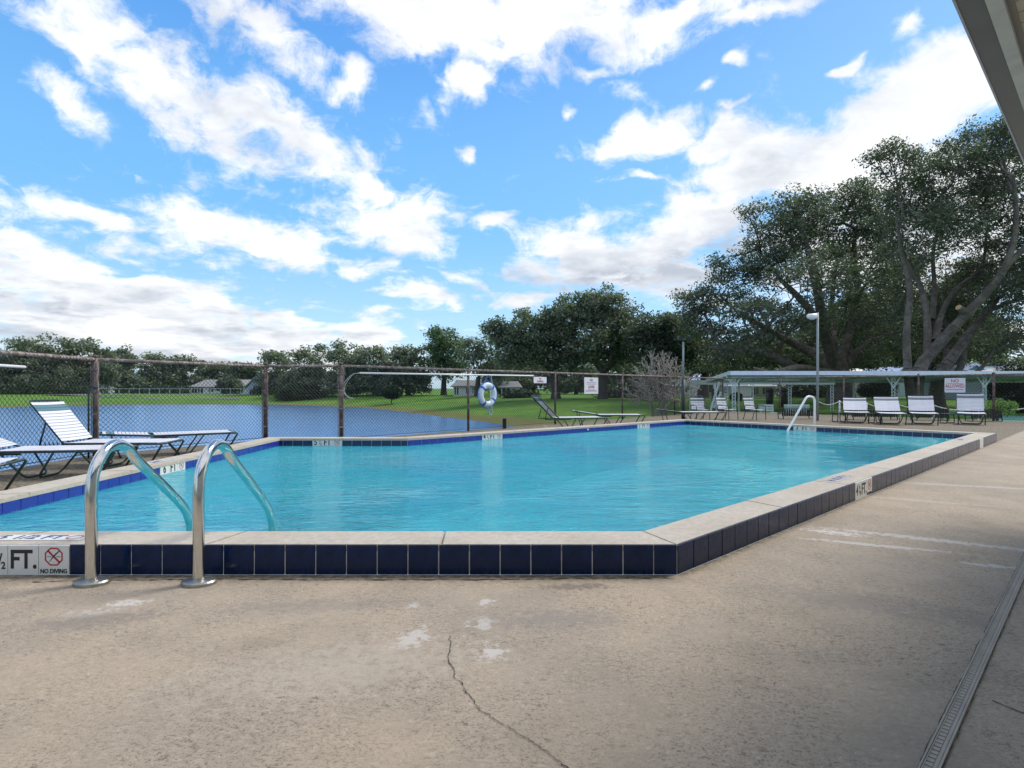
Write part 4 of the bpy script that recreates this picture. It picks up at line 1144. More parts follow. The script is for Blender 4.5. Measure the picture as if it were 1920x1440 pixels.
ct = MB().add([(9.0, 24.6, -.385), (18, 17.5, -.385), (24.5, 22, -.385), (24.5, 31.5, -.385), (9.6, 31.5, -.385)], [(0, 1, 2, 3, 4)]).obj('shuffleboard_court', M_court)
structure(ct, 'green painted concrete court behind the fence')
for k in range(4):
    MB().add([(10 + k * 3.4, 24.2, -.381), (10.1 + k * 3.4, 24.2, -.381), (10.1 + k * 3.4, 31, -.381), (10 + k * 3.4, 31, -.381)], [(0, 1, 2, 3)]).obj('court_line', M_white_paint, ct)
def pale_bench(px0, px1, Yb, label):
    x0, x1 = xat(px0, Yb), xat(px1, Yb); wd = x1 - x0; g = -.385
    t = thing('court_bench', label, 'bench', ((x0 + x1) / 2, Yb, g), 0, 'pale benches on the court')
    for k in range(3): MB().box(-wd / 2, -.20 + k * .15, .30, wd / 2, -.20 + k * .15 + .12, .33).obj('seat_board', M_mint, t)
    for k in range(3): MB().box(-wd / 2, .24 + k * .015, .38 + k * .10, wd / 2, .27 + k * .015, .46 + k * .10).obj('back_board', M_mint, t)
    for s in (-1, 1): 
        MB().tube([(s * wd * .38, -.15, 0), (s * wd * .38, .15, .30)], .03, 5).obj('leg', M_mint, t); MB().tube([(s * wd * .38, .2, 0), (s * wd * .38, .27, .66)], .03, 5).obj('leg', M_mint, t)
pale_bench(1428, 1456, 23.5, 'pale green court bench right of the third arm chair')
pale_bench(1476, 1524, 23.5, 'pale green court bench behind the leaning handrail')

# bins
def bin_(px, py0, py1, Yb, label):
    t = thing('trash_can', label, 'trash can', (xat(px, Yb), Yb, hgt(xat(px, Yb), Yb)), 0, 'dark trash cans on the lawn')
    r = .21 * Yb / 34; z1 = zat(py0, Yb) - t.location.z
    MB().tube([(0, 0, .12), (0, 0, z1 * .82)], [r * .9, r], 12).obj('barrel', M_black, t, True)
    MB().tube([(0, 0, z1 * .82), (0, 0, z1 * .90), (0, 0, z1)], [r * 1.08, r * 1.08, r * .5], 12).obj('lid', M_black, t, True)
    MB().tube([(0, 0, 0), (0, 0, .13)], .05, 6).obj('stand', M_black, t)
bin_(1314, 728, 752, 34, 'dark trash can left of the crossed white braces'); bin_(1341, 728, 752, 35.0, 'dark trash can just behind the crossed white braces')
bin_(1443, 727, 751, 36, 'dark trash can left of the two by the oak, beside a fence post'); bin_(1471, 727, 751, 36, 'dark trash can nearest to the spreading oak trunk')

# rope barrier by the court
t = thing('rope_barrier', 'white rope swagging between small white posts behind the lounge chairs', 'rope barrier')
RP = [(1533, 752), (1574, 752), (1625, 756), (1681, 757), (1748, 759), (1835, 764), (1960, 758)]
Yr = 21.0; prev = None
for i, (px, py) in enumerate(RP):
    p = Vector((xat(px, Yr), Yr, zat(py, Yr)))
    g = hgt(p.x, p.y)
    if i in (1, 2, 3, 4, 5, 6): MB().tube([(p.x, p.y, -.39 - .1), (p.x, p.y, p.z + .02)], .028, 7).obj('post', M_white_paint, t, True)
    if prev is not None:
        pts = [prev.lerp(p, k / 8) - Vector((0, 0, .55 * (k / 8) * (1 - k / 8))) for k in range(9)]
        MB().tube(pts, .018, 5).obj('rope', M_rope, t, True)
    prev = p

# ================================================================ THE BUILDING AT THE RIGHT: eave overhead
bld = thing('clubhouse', 'pool building eave with grey gutter, white fascia and tan soffit overhead', 'building')
def along(n_, s, z): # n_ = offset towards the pool, s = distance along the wall
    p = Vv * n_ + U * s; return Vector((p.x, p.y, z))
def long_box(n0, n1, z0, z1, s0=-3.5, s1=7.0, m=None, name='board'):
    V = [along(n0, s0, z0), along(n1, s0, z0), along(n1, s1, z0), along(n0, s1, z0), along(n0, s0, z1), along(n1, s0, z1), along(n1, s1, z1), along(n0, s1, z1)]
    return MB().add(V, [(0, 1, 2, 3), (4, 7, 6, 5), (0, 4, 5, 1), (1, 5, 6, 2), (2, 6, 7, 3), (3, 7, 4, 0)]).obj(name, m, bld)
ZE = 2.2
long_box(.308, .372, ZE, ZE + .006, m=M_eave, name='gutter_bottom')
long_box(.372, .379, ZE - .003, ZE + .085, m=mat('gutter_lip', (.42, .44, .50), .35), name='gutter_face')
long_box(.305, .311, ZE + .007, ZE + .085, m=M_eave, name='gutter_back')
for k in range(7):
    s0 = -3.5 + k * 1.35 + .28
    long_box(.262, .304, ZE - .012, ZE + .10, s0 + .003, s0 + 1.347, M_fascia, 'fascia_board')
long_box(.243, .2615, ZE + .012, ZE + .09, m=mat('trim_brown', (.34, .30, .26), .7), name='recess_trim')
for k in range(80):
    s0 = 0.3 + k * .082
    long_box(-.60, .2425, ZE + .014, ZE + .024, s0 + .002, s0 + .079, M_soffit, 'soffit_board')
long_box(-.60, .2425, ZE + .030, ZE + .05, m=M_dirt, name='soffit_backing')
long_box(-4.5, -.60, -.02, ZE + .03, m=M_wall, name='wall')
V = [along(.30, -3.5, ZE + .095), along(.30, 7, ZE + .095), along(-2.4, 7, ZE + .95), along(-2.4, -3.5, ZE + .95), along(-5, 7, ZE + .1), along(-5, -3.5, ZE + .1)]
MB().add(V, [(0, 1, 2, 3), (3, 2, 4, 5)]).obj('roof', M_roof, bld)

# ================================================================ TREES
def tubes_np(segs, sides=5):
    """segs: array (n,8): x0 y0 z0 r0 x1 y1 z1 r1"""
    S_ = np.asarray(segs, float); n = len(S_)
    P, r0, Q, r1 = S_[:, :3], S_[:, 3], S_[:, 4:7], S_[:, 7]
    d = Q - P; L = np.linalg.norm(d, axis=1, keepdims=True) + 1e-9; d = d / L
    ref = np.where(np.abs(d[:, 2:3]) < .9, np.array([[0, 0, 1.0]]), np.array([[1.0, 0, 0]]))
    u = np.cross(d, ref); u /= np.linalg.norm(u, axis=1, keepdims=True) + 1e-9; v = np.cross(d, u)
    a = np.arange(sides) / sides * 2 * np.pi
    ring = np.cos(a)[None, :, None] * u[:, None] + np.sin(a)[None, :, None] * v[:, None]
    A = P[:, None] + ring * r0[:, None, None]; B = Q[:, None] + ring * r1[:, None, None]
    V = np.concatenate([A, B], 1).reshape(-1, 3)
    base = (np.arange(n) * 2 * sides)[:, None]
    j = np.arange(sides)[None]; j2 = (j + 1) % sides
    F_ = np.stack([base + j, base + j2, base + sides + j2, base + sides + j], -1).reshape(-1, 4)
    return V, F_
def leaves_np(C, n_per, rad, size, rg, flat=.6, up=.25):
    """rhombic leaves in clumps round the points C"""
    N = len(C) * n_per
    c = np.repeat(C, n_per, 0)
    o = rg.normal(size=(N, 3)); o /= np.linalg.norm(o, axis=1, keepdims=True)
    o *= (rg.random((N, 1)) ** .45) * rad; o[:, 2] *= flat
    p = c + o
    nrm_ = rg.normal(size=(N, 3)); nrm_[:, 2] = np.abs(nrm_[:, 2]) + up; nrm_ /= np.linalg.norm(nrm_, axis=1, keepdims=True)
    t = np.cross(nrm_, rg.normal(size=(N, 3))); t /= np.linalg.norm(t, axis=1, keepdims=True) + 1e-9
    b = np.cross(nrm_, t)
    s = size * (0.45 + 1.1 * rg.random((N, 1)) ** 1.5)
    V = np.stack([p - t * s, p - b * s * .45, p + t * s, p + b * s * .45], 1).reshape(-1, 3)
    return V, np.arange(N * 4).reshape(-1, 4)
def grow(start, r_par, pts, segs, rg, npar, rscale, depth=0, wob=.12, rmin=.012):
    """split the tips between branches until each has its own twig"""
    n = len(pts)
    if n == 0: return
    start = np.asarray(start, float)
    if n == 1 or depth > 13:
        for q in pts[:3]:
            a_ = start; Lq = np.linalg.norm(q - start)
            for i_ in range(3):
                b_ = start + (q - start) * ((i_ + 1) / 3) + (rg.normal(size=3) * wob * Lq * .35 if i_ < 2 else 0)
                segs.append((*a_, min(r_par, rmin * (1.8 - .25 * i_)), *b_, rmin * (1.55 - .25 * i_))); a_ = b_
        return
    c = pts.mean(0)
    r = max(rmin, rscale * n ** .5)
    r = min(r, r_par)
    L = np.linalg.norm(c - start)
    e = start + (c - start) * (.42 if n > 4 else .5) + rg.normal(size=3) * wob * L * .35
    mid = (start + e) / 2 + rg.normal(size=3) * wob * L * .18
    segs.append((*start, min(r_par, r * 1.12), *mid, r)); segs.append((*mid, r, *e, r * .92))
    # two-means split
    k = 2 if (n < 12 or rg.random() < .7) else 3
    cen = pts[rg.choice(n, min(k, n), replace=False)]
    for _ in range(3):
        d = ((pts[:, None] - cen[None]) ** 2).sum(-1); lab = d.argmin(1)
        cen = np.array([pts[lab == i].mean(0) if (lab == i).any() else cen[i] for i in range(len(cen))])
    for i in range(len(cen)):
        sub_ = pts[lab == i]
        if len(sub_) == n: 
            half = n // 2; grow(e, r, pts[:half], segs, rg, n, rscale, depth + 1, wob, rmin); grow(e, r, pts[half:], segs, rg, n, rscale, depth + 1, wob, rmin); return
        grow(e, r, sub_, segs, rg, n, rscale, depth + 1, wob, rmin)
def lobe_points(lobes, n, rg, shell=.55):
    """tips spread through ellipsoidal lobes (c, r), denser toward the shell"""
    vol = np.array([l[1][0] * l[1][1] * l[1][2] for l in lobes]) ** .8; vol /= vol.sum()
    out_ = []
    for (c, r), k in zip(lobes, vol):
        m = max(3, int(round(n * k)))
        o = rg.normal(size=(m, 3)); o /= np.linalg.norm(o, axis=1, keepdims=True)
        o *= (shell + (1 - shell) * rg.random((m, 1))) * np.where(rg.random((m, 1)) < .25, .55, 1)
        out_.append(np.array(c) + o * np.array(r))
    return np.concatenate(out_)
def make_tree(name, label, base, lobes, ntips, nleaf, crad, lsize, lm, bm_, trunk_r, fork_z, seed, limbs=None, group=None, rscale=None, flat=.6, cat='tree', sides=6):
    rg = np.random.default_rng(seed)
    t = thing(name, label, cat, base, 0, group)
    B = np.array(base, float)
    extra = []
    for (c_l, r_l) in lobes:
        for _ in range(4):
            o_ = rg.normal(size=3); o_ /= np.linalg.norm(o_); o_[2] = abs(o_[2]) * .8 if rg.random() < .7 else o_[2]
            k_ = rg.uniform(.28, .48); extra.append((tuple(np.array(c_l) + o_ * np.array(r_l) * .9), tuple(np.array(r_l) * k_)))
    tips = lobe_points(list(lobes) + extra, ntips, rg)
    tips[:, 2] = np.maximum(tips[:, 2], B[2] + .5)
    tips = tips - B
    segs = []
    rs = rscale or trunk_r * .62 / math.sqrt(len(tips))
    if limbs is None:
        c = tips.mean(0); f = np.array([c[0] * .12, c[1] * .12, fork_z])
        segs.append((0, 0, -.2, trunk_r * 1.35, 0, 0, fork_z * .25, trunk_r)); segs.append((0, 0, fork_z * .25, trunk_r, *f, trunk_r * .85))
        # group tips by direction
        k = 4 if len(tips) > 60 else 3
        cen = tips[rg.choice(len(tips), k, replace=False)]
        for _ in range(4):
            lab = ((tips[:, None] - cen[None]) ** 2).sum(-1).argmin(1)
            cen = np.array([tips[lab == i].mean(0) if (lab == i).any() else cen[i] for i in range(k)])
        for i in range(k): grow(f, trunk_r * .7, tips[lab == i], segs, rg, len(tips), rs)
    else:
        nodes = []
        for pl in limbs:
            P = smooth_path([tuple(np.array(q[:3]) - B) for q in pl], 4)
            rads = np.interp(np.linspace(0, len(pl) - 1, len(P)), range(len(pl)), [q[3] for q in pl])
            for a, b, r0, r1 in zip(P[:-1], P[1:], rads[:-1], rads[1:]): segs.append((*a, r0, *b, r1))
            m = len(P)
            for i in range(int(m * .5), m): nodes.append((P[i].x, P[i].y, P[i].z, rads[i]))
        nodes = np.array(nodes)
        dv = tips[:, None] - nodes[None, :, :3]
        dist = (np.sqrt((dv ** 2).sum(-1)) + np.maximum(0, -dv[..., 2]) * 1.0) * rg.uniform(.7, 1.3, (1, len(nodes))) * rg.uniform(.9, 1.1, dv.shape[:2])
        lab = dist.argmin(1)
        for i in range(len(nodes)):
            q = tips[lab == i]
            if len(q): grow(nodes[i, :3], nodes[i, 3] * .8, q, segs, rg, len(tips), rs)
    V, F_ = tubes_np(segs, sides)
    link('trunk', mesh_from('trunk', V, F_, bm_, True), t)
    V, F_ = leaves_np(tips, nleaf, crad, lsize, rg, flat)
    link('crown', mesh_from('crown', V, F_, lm), t)
    return t
def plobes(L, Yt, depth_r=None):
    """lobes given by their place in the picture at distance Yt; depth radius like the width; dy shifts in depth"""
    o = []
    for l in L:
        px, py, rx, ry = l[:4]; dy = l[4] if len(l) > 4 else 0.0
        y = Yt + dy
        o.append(((xat(px, y), y, zat(py, y)), (rx / F * y, (rx / F * y) * .9, ry / F * y)))
    return o
def plimb(L, Yt, k=1.0): return [(xat(px, Yt + dy), Yt + dy, zat(py, Yt + dy), r * (.80 if Yt > 35 else .70)) for (px, py, dy, r) in L]

# the spreading oak behind the canopy
Y1 = 42.0; b1 = (xat(1578, Y1), Y1, hgt(xat(1578, Y1), Y1))
L1 = plobes([(1490, 440, 95, 75, 0), (1385, 540, 85, 60, 0), (1325, 560, 45, 38, 1), (1440, 600, 110, 40, -3), (1570, 430, 95, 80, 2), (1620, 500, 80, 90, 1), (1610, 385, 60, 45, 0), (1500, 385, 45, 38, 0), (1560, 600, 90, 45, 4), (1345, 625, 50, 22, -1), (1650, 600, 60, 50, 2), (1440, 470, 60, 50, 1), (1540, 520, 80, 60, -5), (1300, 590, 25, 22, 0), (1420, 410, 35, 25, 0), (1330, 655, 50, 20, 3), (1650, 440, 50, 60, 0), (1380, 645, 60, 28, -3), (1430, 655, 60, 30, 6), (1620, 665, 55, 28, 5), (1300, 605, 38, 36, 1), (1292, 558, 26, 26, 0), (1480, 645, 60, 35, 7), (1350, 505, 40, 30, 0), (1550, 660, 50, 28, 7), (1330, 690, 40, 16, 5)], Y1)
lim1 = [plimb([(1578, 762, 0, 1.35), (1575, 728, 0, 1.05), (1572, 700, 0, .95), (1568, 672, 0, .80)], Y1),
        plimb([(1565, 700, 0, .62), (1510, 700, -2, .50), (1450, 668, -3, .40), (1390, 655, -3, .30), (1330, 652, -2, .18)], Y1),
        plimb([(1562, 690, 0, .55), (1520, 660, 2, .46), (1470, 635, 3, .36), (1410, 600, 3, .24), (1370, 575, 3, .12)], Y1),
        plimb([(1566, 690, 0, .60), (1545, 620, -1, .46), (1532, 540, -2, .36), (1515, 470, -1, .26), (1495, 410, 0, .15)], Y1),
        plimb([(1545, 615, -1, .40), (1500, 560, 0, .30), (1460, 520, 1, .20), (1430, 480, 1, .12)], Y1),
        plimb([(1572, 690, 0, .58), (1590, 630, 1, .42), (1610, 560, 2, .32), (1600, 470, 2, .20), (1615, 410, 2, .12)], Y1),
        plimb([(1576, 696, 0, .50), (1620, 650, 0, .38), (1670, 625, 0, .24), (1700, 600, 1, .14)], Y1),
        plimb([(1560, 704, -1, .45), (1500, 690, -5, .34), (1450, 700, -8, .22), (1410, 690, -9, .12)], Y1),
        plimb([(1570, 690, 1, .50), (1560, 620, 5, .36), (1560, 560, 7, .24), (1570, 480, 7, .14)], Y1)]
make_tree('oak_tree', 'wide spreading live oak with low crooked limbs behind the canopy and the light pole', b1, L1, 2050, 40, .74, .105, L_oak, M_bark, 1.0, 2.5, 21, lim1, 'great live oaks at the right', rscale=.0145, flat=.55)

Y2 = 30.0; b2 = (xat(1742, Y2), Y2, hgt(xat(1742, Y2), Y2))
L2 = plobes([(1705, 330, 55, 45, 0), (1780, 335, 75, 65, 0), (1850, 290, 80, 75, 1), (1905, 250, 50, 42, 0), (1860, 410, 90, 80, 0), (1760, 440, 75, 60, -1), (1700, 450, 50, 70, 2), (1830, 540, 95, 55, 3), (1910, 560, 60, 70, 0), (1960, 400, 90, 130, 0), (2040, 420, 90, 150, 1), (1980, 280, 90, 80, 2), (1700, 600, 40, 50, 4), (1665, 400, 30, 55, 1), (1640, 300, 22, 22, 0), (1905, 640, 40, 22, 1), (1990, 560, 90, 80, 0), (1760, 610, 60, 50, 5), (1850, 620, 60, 30, 5), (1680, 290, 40, 25, 0), (1650, 610, 60, 60, 9), (1740, 640, 80, 50, 10), (1830, 640, 70, 40, 9), (1790, 540, 70, 60, 6), (1720, 380, 60, 50, 3), (1810, 380, 70, 60, 4), (1690, 540, 50, 50, 5), (1760, 300, 60, 40, 2), (1870, 500, 60, 50, 4), (1660, 500, 30, 60, 5)], Y2)
lim2 = [plimb([(1720, 775, 0, .62), (1716, 735, 0, .52), (1722, 700, 0, .46), (1735, 672, 0, .42)], Y2),
        plimb([(1760, 775, 1, .60), (1756, 735, 1, .50), (1765, 700, 1, .44), (1785, 670, 1, .38), (1830, 610, 1.5, .30), (1870, 560, 2, .20)], Y2),
        plimb([(1708, 745, 0, .34), (1702, 690, -.5, .28), (1700, 620, -.5, .24), (1706, 540, -.5, .21), (1690, 470, 0, .14), (1680, 400, 0, .08)], Y2),
        plimb([(1735, 674, 0, .40), (1790, 612, -1, .36), (1840, 560, -1.5, .31), (1885, 500, -2, .24), (1905, 420, -2, .17), (1900, 330, -2, .10)], Y2),
        plimb([(1740, 665, 0, .30), (1738, 600, .5, .24), (1728, 540, 1, .18), (1705, 500, 1, .13), (1690, 460, 1, .08)], Y2),
        plimb([(1752, 640, 0, .28), (1765, 590, 1, .22), (1790, 545, 1.5, .17), (1840, 500, 2, .11), (1850, 430, 2, .07)], Y2),
        plimb([(1748, 600, 1, .22), (1752, 540, 2, .17), (1750, 470, 2, .12), (1770, 400, 2, .08)], Y2),
        plimb([(1772, 730, 2, .34), (1800, 690, 2.5, .28), (1812, 640, 3, .24), (1850, 580, 3.5, .16), (1880, 520, 4, .10)], Y2),
        plimb([(1800, 720, 2, .20), (1840, 690, 2, .15), (1870, 650, 2, .11), (1920, 620, 2, .07)], Y2),
        plimb([(1770, 700, 2, .26), (1775, 650, 3, .20), (1772, 600, 4, .14), (1760, 560, 5, .09)], Y2),
        plimb([(1885, 500, -2, .22), (1950, 440, -2, .16), (2020, 400, -1, .10)], Y2)]
oak2 = make_tree('oak_tree', 'tall many stemmed live oak with a pale sawn branch stub at the right edge', b2, L2, 3000, 48, .58, .075, L_oak2, M_bark, .6, 2.5, 22, lim2, 'great live oaks at the right', rscale=.0085, flat=.6)
p = Vector((xat(1797, Y2 - 1.45), Y2 - 1.45, zat(576, Y2 - 1.45))) - Vector(b2); p0_ = Vector((xat(1818, Y2 - 1.2), Y2 - 1.2, zat(592, Y2 - 1.2))) - Vector(b2); pd_ = (p - p0_).normalized()
o = MB().tube([p0_, p], [.19, .145], 12).obj('sawn_stub', M_bark, oak2)
MB().tube([p, p + pd_ * .012], [.140, .134], 12).obj('cut_face', M_cut, o)

def late_bg():
    mtree(1560, 744, 56, [(1480, 640, 60, 40), (1560, 620, 70, 45), (1640, 600, 70, 55), (1420, 665, 60, 30), (1520, 675, 70, 26), (1610, 670, 70, 30)], 'dense dark oak standing behind the spreading one', 41, 700, 50, .95, .16, L_oak2)
    mtree(1790, 744, 50, [(1700, 600, 60, 60), (1780, 620, 70, 50), (1860, 640, 60, 34), (1730, 665, 70, 30), (1680, 520, 45, 60), (1800, 560, 60, 50)], 'dense dark oak standing behind the many stemmed one', 42, 700, 50, .9, .15, L_oak2)
# middle trees on the lawn across the lake end
def mtree(px, py_base, Yt, L, label, seed, ntips=330, nleaf=48, crad=.80, ls=.14, lm=None, tr=.42, fz=2.2, group='oaks on the lawn beyond the fence', bm_=None, name='oak_tree'):
    b = (xat(px, Yt), Yt, hgt(xat(px, Yt), Yt))
    return make_tree(name, label, b, plobes(L, Yt), ntips, nleaf, crad, ls, lm or L_mid, bm_ or M_bark_far, tr, fz, seed, None, group)
late_bg()
mtree(1130, 750, 50, [(1100, 578, 48, 34), (1145, 600, 62, 44, 1), (1185, 622, 40, 42), (1090, 640, 60, 48), (1190, 650, 48, 40, 1), (1130, 560, 35, 22), (1060, 600, 34, 30), (1140, 665, 60, 30, 2)], 'tallest oak on the lawn, dark trunk standing right of the white fence sign', 31, 620, 50)
mtree(1042, 750, 51, [(1000, 620, 52, 40), (955, 640, 34, 34), (1030, 650, 56, 42), (975, 665, 48, 30), (1040, 600, 34, 24), (930, 620, 22, 22), (1060, 680, 40, 24)], 'broad oak on the lawn with its trunk between the two fence signs', 32, 520, 50)
mtree(1235, 748, 47, [(1230, 615, 40, 34), (1262, 640, 44, 42), (1245, 672, 52, 38), (1205, 640, 30, 34), (1285, 660, 30, 34), (1290, 620, 26, 26)], 'dark round oak behind the bare bush', 33, 460, 50, lm=L_oak2)
mtree(1320, 742, 58, [(1300, 650, 40, 34), (1345, 670, 46, 30), (1310, 690, 44, 22)], 'low dark oak showing left of the spreading oak limbs', 34, 220, 40, lm=L_oak2)
mtree(832, 746, 74, [(832, 640, 34, 32), (850, 665, 38, 34), (812, 662, 26, 30), (838, 690, 40, 30)], 'pale green broad round tree standing taller than its neighbours across the lake', 35, 260, 42, .95, .17, L_light, .4, 2.0, 'trees across the lake', name='maple_tree')
mtree(895, 745, 66, [(885, 655, 28, 26), (905, 680, 34, 32), (925, 650, 26, 26), (930, 695, 30, 24)], 'thin crowned oak just right of the pale green tree', 36, 200, 30, .85, .15, L_mid, .35, 2.2, 'trees across the lake')
# trees across the lake and far behind
FAR = [(-70, 640, 75, 746, 98, 'dark oak at the far left edge of the lake'), (25, 637, 62, 748, 92, 'oak at the left edge beyond the lake, above the white pole end'), (105, 634, 55, 746, 96, 'tallest oak of the left bank, left of the thick rusty post'),
       (165, 640, 48, 744, 100, 'oak of the left bank behind the thick rusty post'), (222, 656, 42, 744, 108, 'oak of the left bank right of the thick rusty post'), (285, 672, 45, 742, 118, 'low oak midway along the left bank'), (345, 676, 45, 742, 120, 'low oak left of the far houses'),
       (400, 686, 40, 741, 130, 'low tree just behind the far grey roofed houses'), (455, 688, 40, 741, 130, 'low tree behind the far blue cottage'), (522, 664, 42, 748, 84, 'dark oak right of the second rusty post'), (580, 655, 48, 748, 80, 'dark oak between the two square rusty posts across the lake'),
       (648, 652, 50, 748, 78, 'dark oak behind the hook of the rescue pole'), (712, 657, 42, 746, 76, 'dark oak right of the rescue hook'), (765, 652, 40, 746, 74, 'dark oak left of the pale green tree'),
       (1395, 668, 50, 742, 85, 'distant oak seen under the limbs of the spreading oak'), (1465, 676, 50, 742, 88, 'distant oak behind the spreading oak trunk at left'), (1640, 668, 55, 742, 85, 'distant oak between the two great oaks'), (1700, 655, 50, 742, 80, 'distant oak behind the many stemmed oak'),
       (1880, 672, 46, 742, 88, 'distant light green tree above the blue grey roof'), (1960, 662, 60, 742, 80, 'distant tree past the right edge above the blue grey roof')]
for k, (px, top, hw, base, Yt, lab) in enumerate(FAR):
    r_ = random.Random(100 + k); cy = (top + base) / 2; hh = (base - top) / 2
    top -= 9; hh += 4
    L = [(px, top + hh * .55, hw * .75, hh * .52), (px - hw * .5, base - hh * .55, hw * .6, hh * .5), (px + hw * .5, base - hh * .55, hw * .6, hh * .5)]
    for q in range(6):
        L.append((px + r_.uniform(-.8, .8) * hw, cy + r_.uniform(-.25, .55) * hh, hw * r_.uniform(.38, .55), hh * r_.uniform(.35, .5), r_.uniform(-2, 2)))
    mtree(px, base, Yt, L, lab, 200 + k, 260, 42, .0115 * Yt, .0026 * Yt, L_far_haze if k < 13 else L_mid, .3, 1.6, 'trees across the lake' if k < 14 else 'distant trees at the right')
for k, (px, top, hw, Yt, lab) in enumerate([(940, 700, 40, 82, 'far dark tree behind the life ring'), (1000, 690, 45, 84, 'far dark tree above the small red lettered sign'), (1080, 695, 45, 82, 'far dark tree behind the tall fence sign'), (1165, 692, 45, 84, 'far dark tree left of the bare bush'), (1240, 695, 45, 82, 'far dark tree behind the bare bush'), (1330, 700, 45, 84, 'far dark tree behind the gabled white house'), (1540, 690, 50, 84, 'far dark tree just left of the spreading oak trunk'), (1600, 700, 45, 86, 'far dark tree right of the spreading oak trunk'), (1780, 690, 60, 86, 'far dark tree behind the many stemmed trunk')]):
    top -= 22; mtree(px, 744, Yt, [(px, top + 16, hw * .7, 18), (px - hw * .5, top + 34, hw * .7, 24), (px + hw * .5, top + 36, hw * .7, 24), (px, top + 50, hw, 20)], lab, 300 + k, 200, 42, 1.0, .21, L_far_haze, .3, 1.2, 'distant trees behind the lawn')
def bush(name, px, py, rx, ry, Yt, label, lm, seed, n=120, nl=40, cat='bush', crad=None, ls=None, group=None, zmin=None):
    rg = np.random.default_rng(seed)
    g = hgt(xat(px, Yt), Yt); base = (xat(px, Yt), Yt, g)
    t = thing(name, label, cat, base, 0, group)
    tips = lobe_points(plobes([(px, py, rx, ry)], Yt), n, rg, .75) - np.array(base); tips[:, 2] = np.maximum(tips[:, 2], .05)
    V, F_ = leaves_np(tips, nl, crad or rx / F * Yt * .3, ls or .0022 * Yt, rg, .9)
    link('foliage', mesh_from('foliage', V, F_, lm), t)
    segs = []; grow((0, 0, 0), .06, tips[:40], segs, rg, 40, .01)
    V, F_ = tubes_np(segs, 4); link('stem', mesh_from('stem', V, F_, M_bark_far), t)
    return t
bush('round_bush', 431, 725, 21, 17, 92, 'clipped dome shaped bush in front of the far grey roofed house', L_mid, 51, 160, 60)
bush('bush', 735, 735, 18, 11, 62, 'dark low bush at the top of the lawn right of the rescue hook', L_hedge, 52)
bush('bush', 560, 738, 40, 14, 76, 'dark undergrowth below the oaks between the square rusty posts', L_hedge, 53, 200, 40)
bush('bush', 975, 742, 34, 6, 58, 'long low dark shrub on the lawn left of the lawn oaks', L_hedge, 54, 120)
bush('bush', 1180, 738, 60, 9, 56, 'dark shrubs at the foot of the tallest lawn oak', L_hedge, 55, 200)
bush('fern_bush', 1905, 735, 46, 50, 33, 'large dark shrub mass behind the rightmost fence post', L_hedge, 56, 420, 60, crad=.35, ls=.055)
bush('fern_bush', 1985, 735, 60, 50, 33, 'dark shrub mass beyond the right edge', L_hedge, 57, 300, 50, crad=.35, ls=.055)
bush('fern', 1872, 765, 26, 13, 20.5, 'bright green fern at the foot of the dark shrub by the thick fence post', L_bush, 58, 60, 40, 'fern', .16, .035)
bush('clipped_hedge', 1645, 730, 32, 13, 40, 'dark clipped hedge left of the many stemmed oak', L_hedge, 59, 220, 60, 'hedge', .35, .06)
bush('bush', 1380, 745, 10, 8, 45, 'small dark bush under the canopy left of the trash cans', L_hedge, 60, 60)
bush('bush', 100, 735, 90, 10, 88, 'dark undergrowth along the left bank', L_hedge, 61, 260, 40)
bush('bush', 300, 738, 60, 6, 100, 'dark undergrowth behind the far grey strip', L_hedge, 62, 160, 40)
bush('bush', 1510, 733, 60, 7, 60, 'dark shrubs behind the bright grass strip', L_hedge, 63, 160, 40)

# bare bush
rg = np.random.default_rng(77)
Yb = 20.6; bb = (xat(1236, Yb), Yb, hgt(xat(1236, Yb), Yb))
t = thing('bare_bush', 'leafless grey brown shrub with fanned branches behind the fence', 'bush', bb)
tips = []
for i in range(900):
    a = rg.uniform(-1, 1); th = a * 1.15; r_ = rg.uniform(.62, 1.0)
    ph = rg.uniform(0, 2 * math.pi); sp = 1.35 * rg.random() ** .6
    hgt_ = (3.25 - .85 * sp ** 2) * r_
    tips.append((math.cos(ph) * sp * 1.10 * r_, math.sin(ph) * sp * 1.0 * r_, max(.5, hgt_)))
tips = np.array(tips); segs = []
for k in range(9):
    a = k / 9 * 2 * math.pi; st = np.array([.16 * math.cos(a), .16 * math.sin(a), 0])
    sel = ((np.arctan2(tips[:, 1], tips[:, 0]) - a + math.pi) % (2 * math.pi) - math.pi); q = tips[np.abs(sel) <= math.pi / 9]
    if len(q):
        m = q.mean(0); e = np.array([m[0] * .35, m[1] * .35, .9]); segs.append((*st, .05, *e, .035))
        grow(e, .035, q, segs, rg, len(tips), .0045, rmin=.0095, wob=.2)
V, F_ = tubes_np(segs, 4); link('branches', mesh_from('branches', V, F_, M_twig), t)

